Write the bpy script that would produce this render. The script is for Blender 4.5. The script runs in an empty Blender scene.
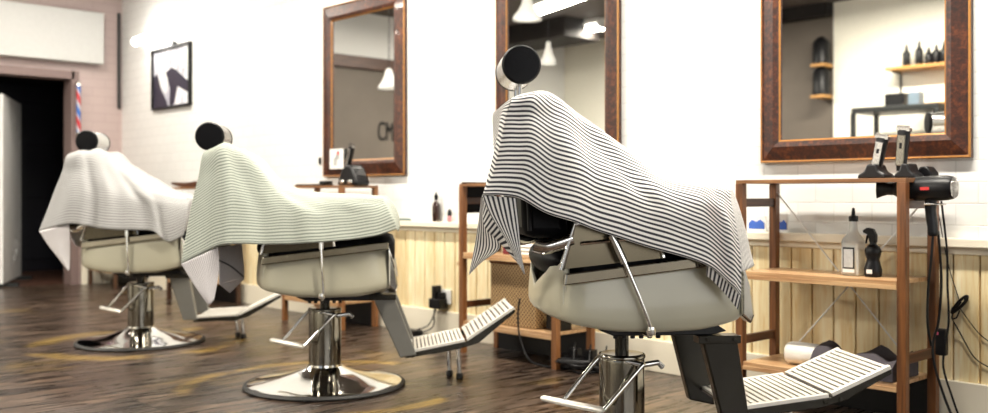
import bpy, bmesh, math, random
from mathutils import Vector, Matrix, noise
S = bpy.context.scene
COL = S.collection
PI = math.pi
random.seed(7)

# ------------------------------------------------------------------ materials
def new_mat(name):
    m = bpy.data.materials.new(name); m.use_nodes = True
    nt = m.node_tree; b = nt.nodes['Principled BSDF']
    return m, nt, b
def N(nt, t, **kw):
    n = nt.nodes.new(t)
    for k, v in kw.items():
        if k in n.inputs.keys() if isinstance(k, str) else False: n.inputs[k].default_value = v
        else: setattr(n, k, v)
    return n
def mat(name, col, rough=.5, metal=0., var=.06, scale=30., bump=0., coat=0., stretch=(1,1,1), **kw):
    """principled surface with procedural tonal variation"""
    m, nt, b = new_mat(name)
    tc = N(nt, 'ShaderNodeTexCoord'); mp = N(nt, 'ShaderNodeMapping')
    mp.inputs['Scale'].default_value = stretch
    nz = N(nt, 'ShaderNodeTexNoise'); nz.inputs['Scale'].default_value = scale; nz.inputs['Detail'].default_value = 4
    nt.links.new(tc.outputs['Object'], mp.inputs[0]); nt.links.new(mp.outputs[0], nz.inputs['Vector'])
    mx = N(nt, 'ShaderNodeMix'); mx.data_type = 'RGBA'
    mx.inputs[6].default_value = (*[c*(1-var) for c in col], 1); mx.inputs[7].default_value = (*[min(1, c*(1+var)) for c in col], 1)
    nt.links.new(nz.outputs['Fac'], mx.inputs[0]); nt.links.new(mx.outputs[2], b.inputs['Base Color'])
    b.inputs['Roughness'].default_value = rough; b.inputs['Metallic'].default_value = metal
    b.inputs['Coat Weight'].default_value = coat
    if bump:
        bp = N(nt, 'ShaderNodeBump'); bp.inputs['Strength'].default_value = bump; bp.inputs['Distance'].default_value = .002
        nt.links.new(nz.outputs['Fac'], bp.inputs['Height']); nt.links.new(bp.outputs[0], b.inputs['Normal'])
    for k, v in kw.items(): b.inputs[k.replace('_', ' ')].default_value = v
    return m
def ramp(nt, src, stops):
    r = N(nt, 'ShaderNodeValToRGB'); e = r.color_ramp.elements
    while len(e) < len(stops): e.new(.5)
    for i, (p, c) in enumerate(stops): e[i].position = p; e[i].color = (*c, 1)
    nt.links.new(src, r.inputs[0]); return r
def wood(name, dark, light, axis=2, rough=.45, scale=9., coat=.1, knots=False):
    m, nt, b = new_mat(name)
    tc = N(nt, 'ShaderNodeTexCoord'); mp = N(nt, 'ShaderNodeMapping')
    sc = [6, 6, 6]; sc[axis] = .45; mp.inputs['Scale'].default_value = sc
    nz = N(nt, 'ShaderNodeTexNoise'); nz.inputs['Scale'].default_value = scale; nz.inputs['Detail'].default_value = 6; nz.inputs['Distortion'].default_value = .6
    nt.links.new(tc.outputs['Object'], mp.inputs[0]); nt.links.new(mp.outputs[0], nz.inputs['Vector'])
    r = ramp(nt, nz.outputs['Fac'], [(.3, dark), (.7, light)])
    nt.links.new(r.outputs[0], b.inputs['Base Color'])
    b.inputs['Roughness'].default_value = rough; b.inputs['Coat Weight'].default_value = coat
    bp = N(nt, 'ShaderNodeBump'); bp.inputs['Strength'].default_value = .3; bp.inputs['Distance'].default_value = .001
    nt.links.new(nz.outputs['Fac'], bp.inputs['Height']); nt.links.new(bp.outputs[0], b.inputs['Normal'])
    return m
def emis(name, col, s):
    m, nt, b = new_mat(name)
    b.inputs['Base Color'].default_value = (*col, 1); b.inputs['Emission Color'].default_value = (*col, 1); b.inputs['Emission Strength'].default_value = s
    return m
M = {}
M['trimchrome'] = mat('trim_chrome', (.40, .37, .31), .08, 1, var=.1)
M['zinc'] = mat('zinc_rod', (.80, .80, .77), .4, .3)
M['boxwhite'] = mat('lightbox_face', (.50, .50, .485), .5)
M['chrome'] = mat('chrome', (.74, .73, .70), .07, 1, var=.03, scale=14)
M['satin'] = mat('satin_steel', (.55, .54, .52), .25, 1, var=.05)
M['darkchrome'] = mat('smoked_chrome', (.24, .225, .19), .12, 1, var=.08, scale=10)
M['legsteel'] = mat('dark_leg_steel', (.028, .025, .018), .22, .45, var=.15, scale=12)
M['bronze'] = mat('bronzed_panel', (.13, .11, .075), .22, .9, var=.15, scale=10)
M['greysteel'] = mat('grey_leg_paint', (.18, .175, .155), .35, .3, var=.08)
M['enamel'] = mat('cream_enamel', (.49, .465, .35), .30, 0, var=.03, scale=6, coat=.15)
M['black'] = mat('black_plastic', (.005, .005, .006), .38, 0, var=.2, Specular_IOR_Level=.3)
M['leather'] = mat('black_leather', (.003, .003, .004), .5, 0, var=.3, scale=160, bump=.3, Specular_IOR_Level=.12)
M['rubber'] = mat('black_rubber', (.02, .019, .017), .6)
M['tread'] = mat('cast_aluminium', (.78, .75, .68), .38, .45, var=.1, scale=60, bump=.2)
M['treaddark'] = mat('tread_groove', (.10, .08, .07), .6, .1)
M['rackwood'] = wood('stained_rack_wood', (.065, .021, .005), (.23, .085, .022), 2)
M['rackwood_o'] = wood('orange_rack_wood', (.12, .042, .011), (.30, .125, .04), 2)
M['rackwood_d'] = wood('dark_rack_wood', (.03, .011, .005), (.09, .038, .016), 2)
M['railwood'] = wood('stained_rail_wood', (.035, .011, .004), (.11, .038, .013), 1)
M['shelfwood'] = wood('pale_shelf_wood', (.36, .19, .085), (.62, .40, .21), 0, rough=.3)
M['shelfedge'] = wood('shelf_edge_wood', (.13, .05, .016), (.28, .13, .045), 0)
M['gold'] = mat('gilt_moulding', (.34, .15, .03), .4, .2, var=.25, scale=60)
M['white'] = mat('white_paint', (.76, .76, .74), .5, var=.02)
M['towel'] = mat('white_towelling', (.80, .78, .72), .9, var=.06, scale=120, bump=.6)
M['darkcloth'] = mat('charcoal_cloth', (.045, .038, .045), .9, var=.3, scale=40, bump=.3)
M['pink'] = mat('pinkish_paint', (.56, .43, .40), .5, var=.06, scale=3)
M['ceil'] = mat('taupe_ceiling', (.10, .082, .072), .8, var=.06, scale=3)
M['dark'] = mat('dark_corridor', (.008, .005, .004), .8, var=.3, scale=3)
M['navy'] = mat('navy_door_paint', (.006, .006, .012), .5, var=.2)
M['taupe'] = mat('taupe_wall_paint', (.13, .108, .088), .6, var=.22, scale=2.5)
M['red'] = mat('red_paint', (.55, .03, .03), .4)
M['blue'] = mat('blue_print', (.05, .13, .5), .4)
M['brownbeam'] = wood('brown_beam', (.05, .020, .013), (.11, .05, .03), 1)
M['brownglass'] = mat('brown_bottle_glass', (.028, .010, .008), .12, 0, var=.1, coat=.5)
M['cream'] = mat('cream_boards_paint', (.80, .74, .60), .45, var=.05, scale=5, stretch=(1, 1, .3))
M['gunmetal'] = mat('black_metal', (.02, .022, .022), .4, .4)
M['tube'] = emis('lit_tube', (1, .97, .90), 14)
M['mirror'] = mat('mirror_silver', (.93, .93, .90), .012, 1, var=.0)
M['label'] = mat('grey_label', (.42, .42, .41), .5, var=.3, scale=200)

m, nt, b = new_mat('clear_glass'); M['glass'] = m
b.inputs['Base Color'].default_value = (.95, .97, .95, 1); b.inputs['Roughness'].default_value = .03; b.inputs['Transmission Weight'].default_value = .6; b.inputs['IOR'].default_value = 1.15
tcg = N(nt, 'ShaderNodeTexNoise'); tcg.inputs['Scale'].default_value = 20
bpg = N(nt, 'ShaderNodeBump'); bpg.inputs['Strength'].default_value = .05; nt.links.new(tcg.outputs['Fac'], bpg.inputs['Height']); nt.links.new(bpg.outputs[0], b.inputs['Normal'])
m, nt, b = new_mat('window_pane_glass'); M['pane'] = m
tr = N(nt, 'ShaderNodeBsdfTransparent'); mx = N(nt, 'ShaderNodeMixShader'); fr = N(nt, 'ShaderNodeFresnel')
nt.links.new(fr.outputs[0], mx.inputs[0]); nt.links.new(tr.outputs[0], mx.inputs[1]); nt.links.new(b.outputs[0], mx.inputs[2])
b.inputs['Metallic'].default_value = 1; b.inputs['Roughness'].default_value = .02
nt.links.new(mx.outputs[0], nt.nodes['Material Output'].inputs['Surface'])

def burl():
    m, nt, b = new_mat('burl_mirror_frame')
    tc = N(nt, 'ShaderNodeTexCoord')
    v = N(nt, 'ShaderNodeTexNoise'); v.inputs['Scale'].default_value = 55; v.inputs['Detail'].default_value = 5; v.inputs['Roughness'].default_value = .7
    w = N(nt, 'ShaderNodeTexNoise'); w.inputs['Scale'].default_value = 9; w.inputs['Detail'].default_value = 3
    nt.links.new(tc.outputs['Object'], v.inputs['Vector']); nt.links.new(tc.outputs['Object'], w.inputs['Vector'])
    ad = N(nt, 'ShaderNodeMath', operation='MULTIPLY_ADD'); ad.inputs[1].default_value = .75
    nt.links.new(v.outputs['Fac'], ad.inputs[0])
    m2 = N(nt, 'ShaderNodeMath', operation='MULTIPLY'); m2.inputs[1].default_value = .25; nt.links.new(w.outputs['Fac'], m2.inputs[0]); nt.links.new(m2.outputs[0], ad.inputs[2])
    r = ramp(nt, ad.outputs[0], [(.38, (.009, .003, .002)), (.52, (.045, .011, .004)), (.66, (.13, .035, .009))])
    nt.links.new(r.outputs[0], b.inputs['Base Color'])
    b.inputs['Roughness'].default_value = .42; b.inputs['Coat Weight'].default_value = .08
    return m
M['burl'] = burl()

def tile(name, col, grout, tw, th, axes, rough=.12, mortar=.003, bump=.5):
    """subway tiles; axes = which object axes run along and up"""
    m, nt, b = new_mat(name)
    tc = N(nt, 'ShaderNodeTexCoord'); sp = N(nt, 'ShaderNodeSeparateXYZ'); cb = N(nt, 'ShaderNodeCombineXYZ')
    nt.links.new(tc.outputs['Object'], sp.inputs[0]); nt.links.new(sp.outputs[axes[0]], cb.inputs[0]); nt.links.new(sp.outputs[axes[1]], cb.inputs[1])
    br = N(nt, 'ShaderNodeTexBrick'); br.offset = .5
    br.inputs['Scale'].default_value = 1; br.inputs['Brick Width'].default_value = tw; br.inputs['Row Height'].default_value = th
    br.inputs['Mortar Size'].default_value = mortar; br.inputs['Mortar Smooth'].default_value = .3; br.inputs['Bias'].default_value = 0
    br.inputs['Color1'].default_value = (*col, 1); br.inputs['Color2'].default_value = (*[c*.97 for c in col], 1); br.inputs['Mortar'].default_value = (*grout, 1)
    nt.links.new(cb.outputs[0], br.inputs['Vector']); nt.links.new(br.outputs['Color'], b.inputs['Base Color'])
    iv = N(nt, 'ShaderNodeMath', operation='SUBTRACT'); iv.inputs[0].default_value = 1; nt.links.new(br.outputs['Fac'], iv.inputs[1])
    nz = N(nt, 'ShaderNodeTexNoise'); nz.inputs['Scale'].default_value = 7; nt.links.new(tc.outputs['Object'], nz.inputs['Vector'])
    ad = N(nt, 'ShaderNodeMath', operation='MULTIPLY_ADD'); ad.inputs[1].default_value = .5; nt.links.new(nz.outputs['Fac'], ad.inputs[0]); nt.links.new(iv.outputs[0], ad.inputs[2])
    bp = N(nt, 'ShaderNodeBump'); bp.inputs['Strength'].default_value = bump; bp.inputs['Distance'].default_value = .0015
    nt.links.new(ad.outputs[0], bp.inputs['Height']); nt.links.new(bp.outputs[0], b.inputs['Normal'])
    b.inputs['Roughness'].default_value = rough
    return m
M['tile'] = tile('white_subway_tile', (.78, .78, .76), (.68, .68, .66), .15, .075, (0, 2))
M['pinktile'] = tile('pinkish_wall_tile', (.47, .37, .35), (.40, .31, .29), .22, .075, (1, 2), rough=.35)

def boards():
    """tongue and groove pine, colour per board with knots"""
    m, nt, b = new_mat('pine_boarding')
    tc = N(nt, 'ShaderNodeTexCoord'); sp = N(nt, 'ShaderNodeSeparateXYZ'); nt.links.new(tc.outputs['Object'], sp.inputs[0])
    dv = N(nt, 'ShaderNodeMath', operation='DIVIDE'); dv.inputs[1].default_value = .088; nt.links.new(sp.outputs[0], dv.inputs[0])
    fl = N(nt, 'ShaderNodeMath', operation='FLOOR'); nt.links.new(dv.outputs[0], fl.inputs[0])
    wn = N(nt, 'ShaderNodeTexWhiteNoise', noise_dimensions='1D'); nt.links.new(fl.outputs[0], wn.inputs['W'])
    mp = N(nt, 'ShaderNodeMapping'); mp.inputs['Scale'].default_value = (9, 1, .8)
    ofs = N(nt, 'ShaderNodeCombineXYZ'); nt.links.new(wn.outputs['Value'], ofs.inputs[2])
    va = N(nt, 'ShaderNodeVectorMath', operation='ADD'); nt.links.new(tc.outputs['Object'], va.inputs[0]); nt.links.new(ofs.outputs[0], va.inputs[1]); nt.links.new(va.outputs[0], mp.inputs[0])
    nz = N(nt, 'ShaderNodeTexNoise'); nz.inputs['Scale'].default_value = 7; nz.inputs['Detail'].default_value = 5; nz.inputs['Distortion'].default_value = .8
    nt.links.new(mp.outputs[0], nz.inputs['Vector'])
    r = ramp(nt, nz.outputs['Fac'], [(.30, (.84, .66, .36)), (.62, (.95, .87, .62))])
    r2 = ramp(nt, wn.outputs['Value'], [(0, (.88, .82, .70)), (1, (1, 1, 1))])
    mu = N(nt, 'ShaderNodeMix'); mu.data_type = 'RGBA'; mu.blend_type = 'MULTIPLY'; mu.inputs[0].default_value = 1
    nt.links.new(r.outputs[0], mu.inputs[6]); nt.links.new(r2.outputs[0], mu.inputs[7])
    vo = N(nt, 'ShaderNodeTexVoronoi'); vo.inputs['Scale'].default_value = 4.2; vo.inputs['Randomness'].default_value = 1
    nt.links.new(va.outputs[0], vo.inputs['Vector'])
    kr = ramp(nt, vo.outputs['Distance'], [(0, (.35, .16, .05)), (.075, (1, 1, 1))])
    mk = N(nt, 'ShaderNodeMix'); mk.data_type = 'RGBA'; mk.blend_type = 'MULTIPLY'; mk.inputs[0].default_value = .8
    nt.links.new(mu.outputs[2], mk.inputs[6]); nt.links.new(kr.outputs[0], mk.inputs[7])
    nt.links.new(mk.outputs[2], b.inputs['Base Color']); b.inputs['Roughness'].default_value = .4; b.inputs['Coat Weight'].default_value = .2
    return m
M['pine'] = boards()

BASES = {1: (-5.0047, 2.1118), 2: (-3.3609, 2.1879), 3: (-1.8002, 2.1896)}
def floor_mat():
    m, nt, b = new_mat('worn_dark_floorboards')
    L = nt.links.new
    tc = N(nt, 'ShaderNodeTexCoord'); sp = N(nt, 'ShaderNodeSeparateXYZ'); L(tc.outputs['Object'], sp.inputs[0])
    cb = N(nt, 'ShaderNodeCombineXYZ'); L(sp.outputs[1], cb.inputs[0]); L(sp.outputs[0], cb.inputs[1])
    br = N(nt, 'ShaderNodeTexBrick'); br.offset = .37; br.offset_frequency = 3
    for k, v in {'Scale': 1, 'Brick Width': 1.5, 'Row Height': .14, 'Mortar Size': .0022, 'Mortar Smooth': .2, 'Bias': 0}.items(): br.inputs[k].default_value = v
    br.inputs['Color1'].default_value = (0, 0, 0, 1); br.inputs['Color2'].default_value = (1, 1, 1, 1); br.inputs['Mortar'].default_value = (.5, .5, .5, 1)
    L(cb.outputs[0], br.inputs['Vector'])
    mp = N(nt, 'ShaderNodeMapping'); mp.inputs['Scale'].default_value = (8, .9, 1)
    add = N(nt, 'ShaderNodeVectorMath', operation='ADD'); L(tc.outputs['Object'], add.inputs[0]); L(br.outputs['Color'], add.inputs[1]); L(add.outputs[0], mp.inputs[0])
    g = N(nt, 'ShaderNodeTexNoise'); g.inputs['Scale'].default_value = 3.5; g.inputs['Detail'].default_value = 8; g.inputs['Roughness'].default_value = .65; g.inputs['Distortion'].default_value = 1.
    L(mp.outputs[0], g.inputs['Vector'])
    r = ramp(nt, g.outputs['Fac'], [(.38, (.006, .004, .003)), (.49, (.032, .021, .015)), (.58, (.10, .070, .050)), (.70, (.21, .15, .11))])
    pr = ramp(nt, br.outputs['Color'], [(0, (.75, .75, .78)), (1, (1.25, 1.15, 1.05))])
    mu = N(nt, 'ShaderNodeMix'); mu.data_type = 'RGBA'; mu.blend_type = 'MULTIPLY'; mu.inputs[0].default_value = .8
    L(r.outputs[0], mu.inputs[6]); L(pr.outputs[0], mu.inputs[7])
    # finish rubbed away in rings where the footplates sweep round the chairs, and in odd patches
    n2 = N(nt, 'ShaderNodeTexNoise'); n2.inputs['Scale'].default_value = 2.3; n2.inputs['Detail'].default_value = 5; n2.inputs['Distortion'].default_value = .5
    L(tc.outputs['Object'], n2.inputs['Vector'])
    ringsum = None
    for k, rr, ww in ((1, .50, .09), (2, .56, .05)):
        d = N(nt, 'ShaderNodeVectorMath', operation='DISTANCE'); L(tc.outputs['Object'], d.inputs[0]); d.inputs[1].default_value = (*BASES[k], 0)
        s1 = N(nt, 'ShaderNodeMath', operation='SUBTRACT'); L(d.outputs['Value'], s1.inputs[0]); s1.inputs[1].default_value = rr
        ab = N(nt, 'ShaderNodeMath', operation='ABSOLUTE'); L(s1.outputs[0], ab.inputs[0])
        mr = N(nt, 'ShaderNodeMapRange'); mr.inputs['From Min'].default_value = ww; mr.inputs['From Max'].default_value = ww*.3; L(ab.outputs[0], mr.inputs['Value'])
        if ringsum is None: ringsum = mr.outputs[0]
        else:
            mm = N(nt, 'ShaderNodeMath', operation='MAXIMUM'); L(ringsum, mm.inputs[0]); L(mr.outputs[0], mm.inputs[1]); ringsum = mm.outputs[0]
    nm = N(nt, 'ShaderNodeMapRange'); nm.inputs['From Min'].default_value = .47; nm.inputs['From Max'].default_value = .55; L(n2.outputs['Fac'], nm.inputs['Value'])
    rm = N(nt, 'ShaderNodeMath', operation='MULTIPLY'); L(ringsum, rm.inputs[0]); L(nm.outputs[0], rm.inputs[1])
    pt = N(nt, 'ShaderNodeMapRange'); pt.inputs['From Min'].default_value = .60; pt.inputs['From Max'].default_value = .75; L(n2.outputs['Fac'], pt.inputs['Value'])
    pt.inputs['To Max'].default_value = .5
    mxx = N(nt, 'ShaderNodeMath', operation='MAXIMUM'); L(rm.outputs[0], mxx.inputs[0]); L(pt.outputs[0], mxx.inputs[1])
    g2 = N(nt, 'ShaderNodeMapRange'); g2.inputs['From Min'].default_value = .3; g2.inputs['From Max'].default_value = .6; L(g.outputs['Fac'], g2.inputs['Value'])
    wm = N(nt, 'ShaderNodeMath', operation='MULTIPLY'); L(mxx.outputs[0], wm.inputs[0]); L(g2.outputs[0], wm.inputs[1])
    wc = N(nt, 'ShaderNodeMix'); wc.data_type = 'RGBA'; L(wm.outputs[0], wc.inputs[0]); L(mu.outputs[2], wc.inputs[6]); wc.inputs[7].default_value = (.30, .19, .045, 1)
    jm = N(nt, 'ShaderNodeMix'); jm.data_type = 'RGBA'; L(br.outputs['Fac'], jm.inputs[0]); L(wc.outputs[2], jm.inputs[6]); jm.inputs[7].default_value = (.008, .006, .005, 1)
    L(jm.outputs[2], b.inputs['Base Color'])
    rr = N(nt, 'ShaderNodeMapRange'); rr.inputs['To Min'].default_value = .10; rr.inputs['To Max'].default_value = .48; b.inputs['Specular IOR Level'].default_value = .45; L(g.outputs['Fac'], rr.inputs['Value']); L(rr.outputs[0], b.inputs['Roughness'])
    bp = N(nt, 'ShaderNodeBump'); bp.inputs['Strength'].default_value = .45; bp.inputs['Distance'].default_value = .002
    iv = N(nt, 'ShaderNodeMath', operation='SUBTRACT'); L(g.outputs['Fac'], iv.inputs[0]); L(br.outputs['Fac'], iv.inputs[1]); L(iv.outputs[0], bp.inputs['Height']); L(bp.outputs[0], b.inputs['Normal'])
    return m
M['floor'] = floor_mat()

def stripe(name, light, dark, pitch, duty=.45):
    """woven stripes along the UV's v coordinate, metres"""
    m, nt, b = new_mat(name); L = nt.links.new
    uv = N(nt, 'ShaderNodeUVMap'); sp = N(nt, 'ShaderNodeSeparateXYZ'); L(uv.outputs[0], sp.inputs[0])
    nz = N(nt, 'ShaderNodeTexNoise'); nz.inputs['Scale'].default_value = 12; L(uv.outputs[0], nz.inputs['Vector'])
    wob = N(nt, 'ShaderNodeMath', operation='MULTIPLY_ADD'); wob.inputs[1].default_value = .003; L(nz.outputs['Fac'], wob.inputs[0]); L(sp.outputs[1], wob.inputs[2])
    d = N(nt, 'ShaderNodeMath', operation='DIVIDE'); d.inputs[1].default_value = pitch; L(wob.outputs[0], d.inputs[0])
    f = N(nt, 'ShaderNodeMath', operation='FRACT'); L(d.outputs[0], f.inputs[0])
    s = N(nt, 'ShaderNodeMath', operation='SUBTRACT'); s.inputs[1].default_value = .5; L(f.outputs[0], s.inputs[0])
    a = N(nt, 'ShaderNodeMath', operation='ABSOLUTE'); L(s.outputs[0], a.inputs[0])
    mr = N(nt, 'ShaderNodeMapRange'); mr.inputs['From Min'].default_value = duty/2-.05; mr.inputs['From Max'].default_value = duty/2+.05; L(a.outputs[0], mr.inputs['Value'])
    mx = N(nt, 'ShaderNodeMix'); mx.data_type = 'RGBA'; L(mr.outputs[0], mx.inputs[0]); mx.inputs[6].default_value = (*dark, 1); mx.inputs[7].default_value = (*light, 1)
    L(mx.outputs[2], b.inputs['Base Color']); b.inputs['Roughness'].default_value = .85; b.inputs['Specular IOR Level'].default_value = .15
    return m
M['stripe3'] = stripe('striped_cape_cotton', (.84, .82, .78), (.045, .045, .055), .0118, .47)
M['stripe2'] = stripe('striped_cape_cotton_grey_green', (.58, .61, .53), (.24, .27, .235), .0112, .46)
M['stripe1'] = stripe('striped_cape_cotton_pale', (.50, .495, .49), (.22, .22, .215), .0125, .42)
M['under'] = stripe('cape_underside', (.80, .77, .77), (.36, .34, .35), .0118, .3)
M['hemdark'] = mat('dark_hem', (.10, .10, .11), .9)

# ------------------------------------------------------------------ mesh helpers
def BM(): return bmesh.new()
def add_box(bm, c, s, rot=None):
    """c centre, s full sizes"""
    mt = Matrix.Translation(c) @ (rot.to_4x4() if rot else Matrix()) @ Matrix.Diagonal((*s, 1))
    return bmesh.ops.create_cube(bm, size=1, matrix=mt)['verts']
def box2(bm, a, b): add_box(bm, [(p+q)/2 for p, q in zip(a, b)], [abs(q-p) for p, q in zip(a, b)])
def tube(bm, pts, r, seg=12, closed=False, flat=1.):
    """round bar following points; r a number or one per point"""
    pts = [Vector(p) for p in pts]; n = len(pts)
    rs = r if hasattr(r, '__len__') else [r]*n
    rings = []; prev = None
    for i, p in enumerate(pts):
        if closed: t = (pts[(i+1) % n]-pts[i-1])
        else: t = (pts[min(i+1, n-1)]-pts[max(i-1, 0)])
        t.normalize()
        if prev is None:
            u = t.orthogonal().normalized()
        else:
            u = (prev - t*prev.dot(t)).normalized()
        prev = u; w = t.cross(u)
        rings.append([bm.verts.new(p+(u*math.cos(2*PI*k/seg)+w*math.sin(2*PI*k/seg)*flat)*rs[i]) for k in range(seg)])
    m = n if closed else n-1
    for i in range(m):
        A, B = rings[i], rings[(i+1) % n]
        for k in range(seg): bm.faces.new((A[k], A[(k+1) % seg], B[(k+1) % seg], B[k]))
    if not closed: bm.faces.new(rings[0][::-1]); bm.faces.new(rings[-1])
def smooth_path(pts, n=6):
    pts = [Vector(p) for p in pts]; out = []
    for i in range(len(pts)-1):
        p0, p1, p2, p3 = pts[max(i-1, 0)], pts[i], pts[i+1], pts[min(i+2, len(pts)-1)]
        for k in range(n):
            t = k/n; out.append(.5*((2*p1)+(p2-p0)*t+(2*p0-5*p1+4*p2-p3)*t*t+(3*p1-p0-3*p2+p3)*t**3))
    out.append(pts[-1]); return out
def lathe(bm, prof, seg=32, mtx=None, cap=True):
    """profile of (r, z) turned about z"""
    mtx = mtx or Matrix(); rings = []
    for r, z in prof: rings.append([bm.verts.new(mtx @ Vector((r*math.cos(2*PI*k/seg), r*math.sin(2*PI*k/seg), z))) for k in range(seg)])
    for A, B in zip(rings, rings[1:]):
        for k in range(seg): bm.faces.new((A[k], A[(k+1) % seg], B[(k+1) % seg], B[k]))
    if cap: bm.faces.new(rings[0][::-1]); bm.faces.new(rings[-1])
def prism(bm, poly, y0, y1):
    """outline in x,z extruded along y"""
    A = [bm.verts.new((x, y0, z)) for x, z in poly]; B = [bm.verts.new((x, y1, z)) for x, z in poly]
    n = len(poly)
    bm.faces.new(A); bm.faces.new(B[::-1])
    for i in range(n): bm.faces.new((A[i], B[i], B[(i+1) % n], A[(i+1) % n]))
def axis_m(p, d):
    """matrix whose z axis points along d, at p"""
    return Matrix.Translation(p) @ Vector(d).to_track_quat('Z', 'Y').to_matrix().to_4x4()
def obj(name, bm, m, parent=None, smooth=False, bevel=0, sub=0, solid=0, mtx=None):
    bmesh.ops.recalc_face_normals(bm, faces=bm.faces)
    me = bpy.data.meshes.new(name); bm.to_mesh(me); bm.free()
    o = bpy.data.objects.new(name, me); COL.objects.link(o)
    for mm in (m if isinstance(m, (list, tuple)) else [m]): me.materials.append(mm)
    if parent: o.parent = parent
    if mtx is not None: o.matrix_world = mtx
    if smooth:
        for p in me.polygons: p.use_smooth = True
        me.set_sharp_from_angle(angle=math.radians(42)) if hasattr(me, 'set_sharp_from_angle') else None
    if solid:
        md = o.modifiers.new('thickness', 'SOLIDIFY'); md.thickness = solid; md.offset = -1
    if bevel:
        md = o.modifiers.new('bevel', 'BEVEL'); md.width = bevel; md.segments = 2; md.limit_method = 'ANGLE'; md.angle_limit = math.radians(40)
    if sub:
        md = o.modifiers.new('sub', 'SUBSURF'); md.levels = md.render_levels = sub
    return o
def tag(o, label, cat, group=None):
    o['label'] = label; o['category'] = cat
    if group: o['group'] = group
    return o
def thing(name, label, cat, loc=(0, 0, 0), rz=0, group=None):
    o = bpy.data.objects.new(name, None); COL.objects.link(o); o.location = loc; o.rotation_euler = (0, 0, rz); o.empty_display_size = .1
    return tag(o, label, cat, group)
def struct(o): o['kind'] = 'structure'; return o

# ------------------------------------------------------------------ the room
XL, XR, YW, YO, ZC = -8.585, 2.2, 3.45, -2.4, 2.75
bm = BM(); box2(bm, (XL-.15, YO-.15, -.1), (XR+.15, YW+.15, 0)); struct(obj('floor', bm, M['floor']))
bm = BM(); box2(bm, (XL-.15, YO-.15, ZC), (XR+.15, YW+.15, ZC+.1)); struct(obj('ceiling', bm, M['ceil']))
bm = BM(); box2(bm, (XL-.15, YW, 0), (XR+.15, YW+.15, ZC)); struct(obj('wall_back', bm, M['tile']))
# left wall with the door opening
DY0, DY1, DZ = 1.95, 3.03, 1.80
bm = BM(); box2(bm, (XL-.15, DY1, 0), (XL, YW, ZC)); box2(bm, (XL-.15, DY0, DZ), (XL, DY1, ZC)); box2(bm, (XL-.15, 1.62, 0), (XL, DY0, ZC))
struct(obj('wall_left', bm, [M['pinktile']]))
bm = BM(); box2(bm, (XL-.15, YO, 2.26), (XL, 1.62, ZC)); struct(obj('wall_left_upper', bm, M['white']))
bm = BM(); box2(bm, (XL-.15, -.35, 0), (XL-.01, 1.62, 2.16)); struct(obj('wall_left_lower', bm, M['taupe']))
bm = BM(); box2(bm, (XL-.15, YO, 0), (XL, -.35, 2.26)); struct(obj('wall_left_far', bm, M['white']))
bm = BM(); box2(bm, (XL-.15, -.35, 2.14), (XL+.05, 1.62, 2.27)); struct(obj('trim_1', bm, M['brownbeam'], bevel=.006))
# opposite wall: pale part, taupe part
bm = BM(); box2(bm, (XL-.15, YO-.15, 0), (-6.75, YO, ZC)); box2(bm, (-4.84, YO-.15, 0), (-2.3, YO, ZC)); box2(bm, (-2.3, YO-.15, 2.3), (1.5, YO, ZC)); box2(bm, (-2.3, YO-.15, 0), (1.5, YO, .5)); box2(bm, (1.5, YO-.15, 0), (XR+.15, YO, ZC))
struct(obj('wall_front', bm, mat('cream_wall_paint', (.84, .82, .72), .6)))
bm = BM(); box2(bm, (-6.75, YO-.25, 0), (-4.84, YO-.08, ZC)); struct(obj('wall_front_recess', bm, M['taupe']))
# right wall; unseen window added here to let fill light in
bm = BM(); box2(bm, (XR, YO, 0), (XR+.15, -1.9, ZC)); box2(bm, (XR, 2.9, 0), (XR+.15, YW, ZC)); box2(bm, (XR, -1.9, 2.45), (XR+.15, 2.9, ZC)); box2(bm, (XR, -1.9, 0), (XR+.15, 2.9, .4))
struct(obj('wall_right', bm, M['white']))
def window(name, a, b, axis, n):
    """frame bars and pane in an opening from a to b"""
    f = BM(); t = .05
    L0, L1 = (a[1], b[1]) if axis == 1 else (a[0], b[0])
    def bar(l0, l1, z0, z1):
        if axis == 1: box2(f, (a[0], l0, z0), (b[0], l1, z1))
        else: box2(f, (l0, a[1], z0), (l1, b[1], z1))
    bar(L0, L1, a[2], a[2]+t); bar(L0, L1, b[2]-t, b[2])
    for k in range(n+1):
        c = L0+(L1-L0)*k/n; c = min(max(c, L0+t/2), L1-t/2); bar(c-t/2, c+t/2, a[2]+t, b[2]-t)
    fo = struct(obj(name, f, M['gunmetal']))
    p = BM(); mid = (a[0]+b[0])/2 if axis == 1 else (a[1]+b[1])/2
    if axis == 1: box2(p, (mid-.003, a[1]+.03, a[2]+.03), (mid+.003, b[1]-.03, b[2]-.03))
    else: box2(p, (a[0]+.03, mid-.003, a[2]+.03), (b[0]-.03, mid+.003, b[2]-.03))
    obj('pane', p, M['pane'], fo)
window('fill_window_1', (XR+.05, -1.9, .4), (XR+.10, 2.9, 2.45), 1, 3)  # unseen window, added so fill reaches the chairs' near sides
window('fill_window_2', (-2.3, YO-.10, .5), (1.5, YO-.05, 2.3), 0, 3)  # second unseen window, added as another opening for fill
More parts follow.
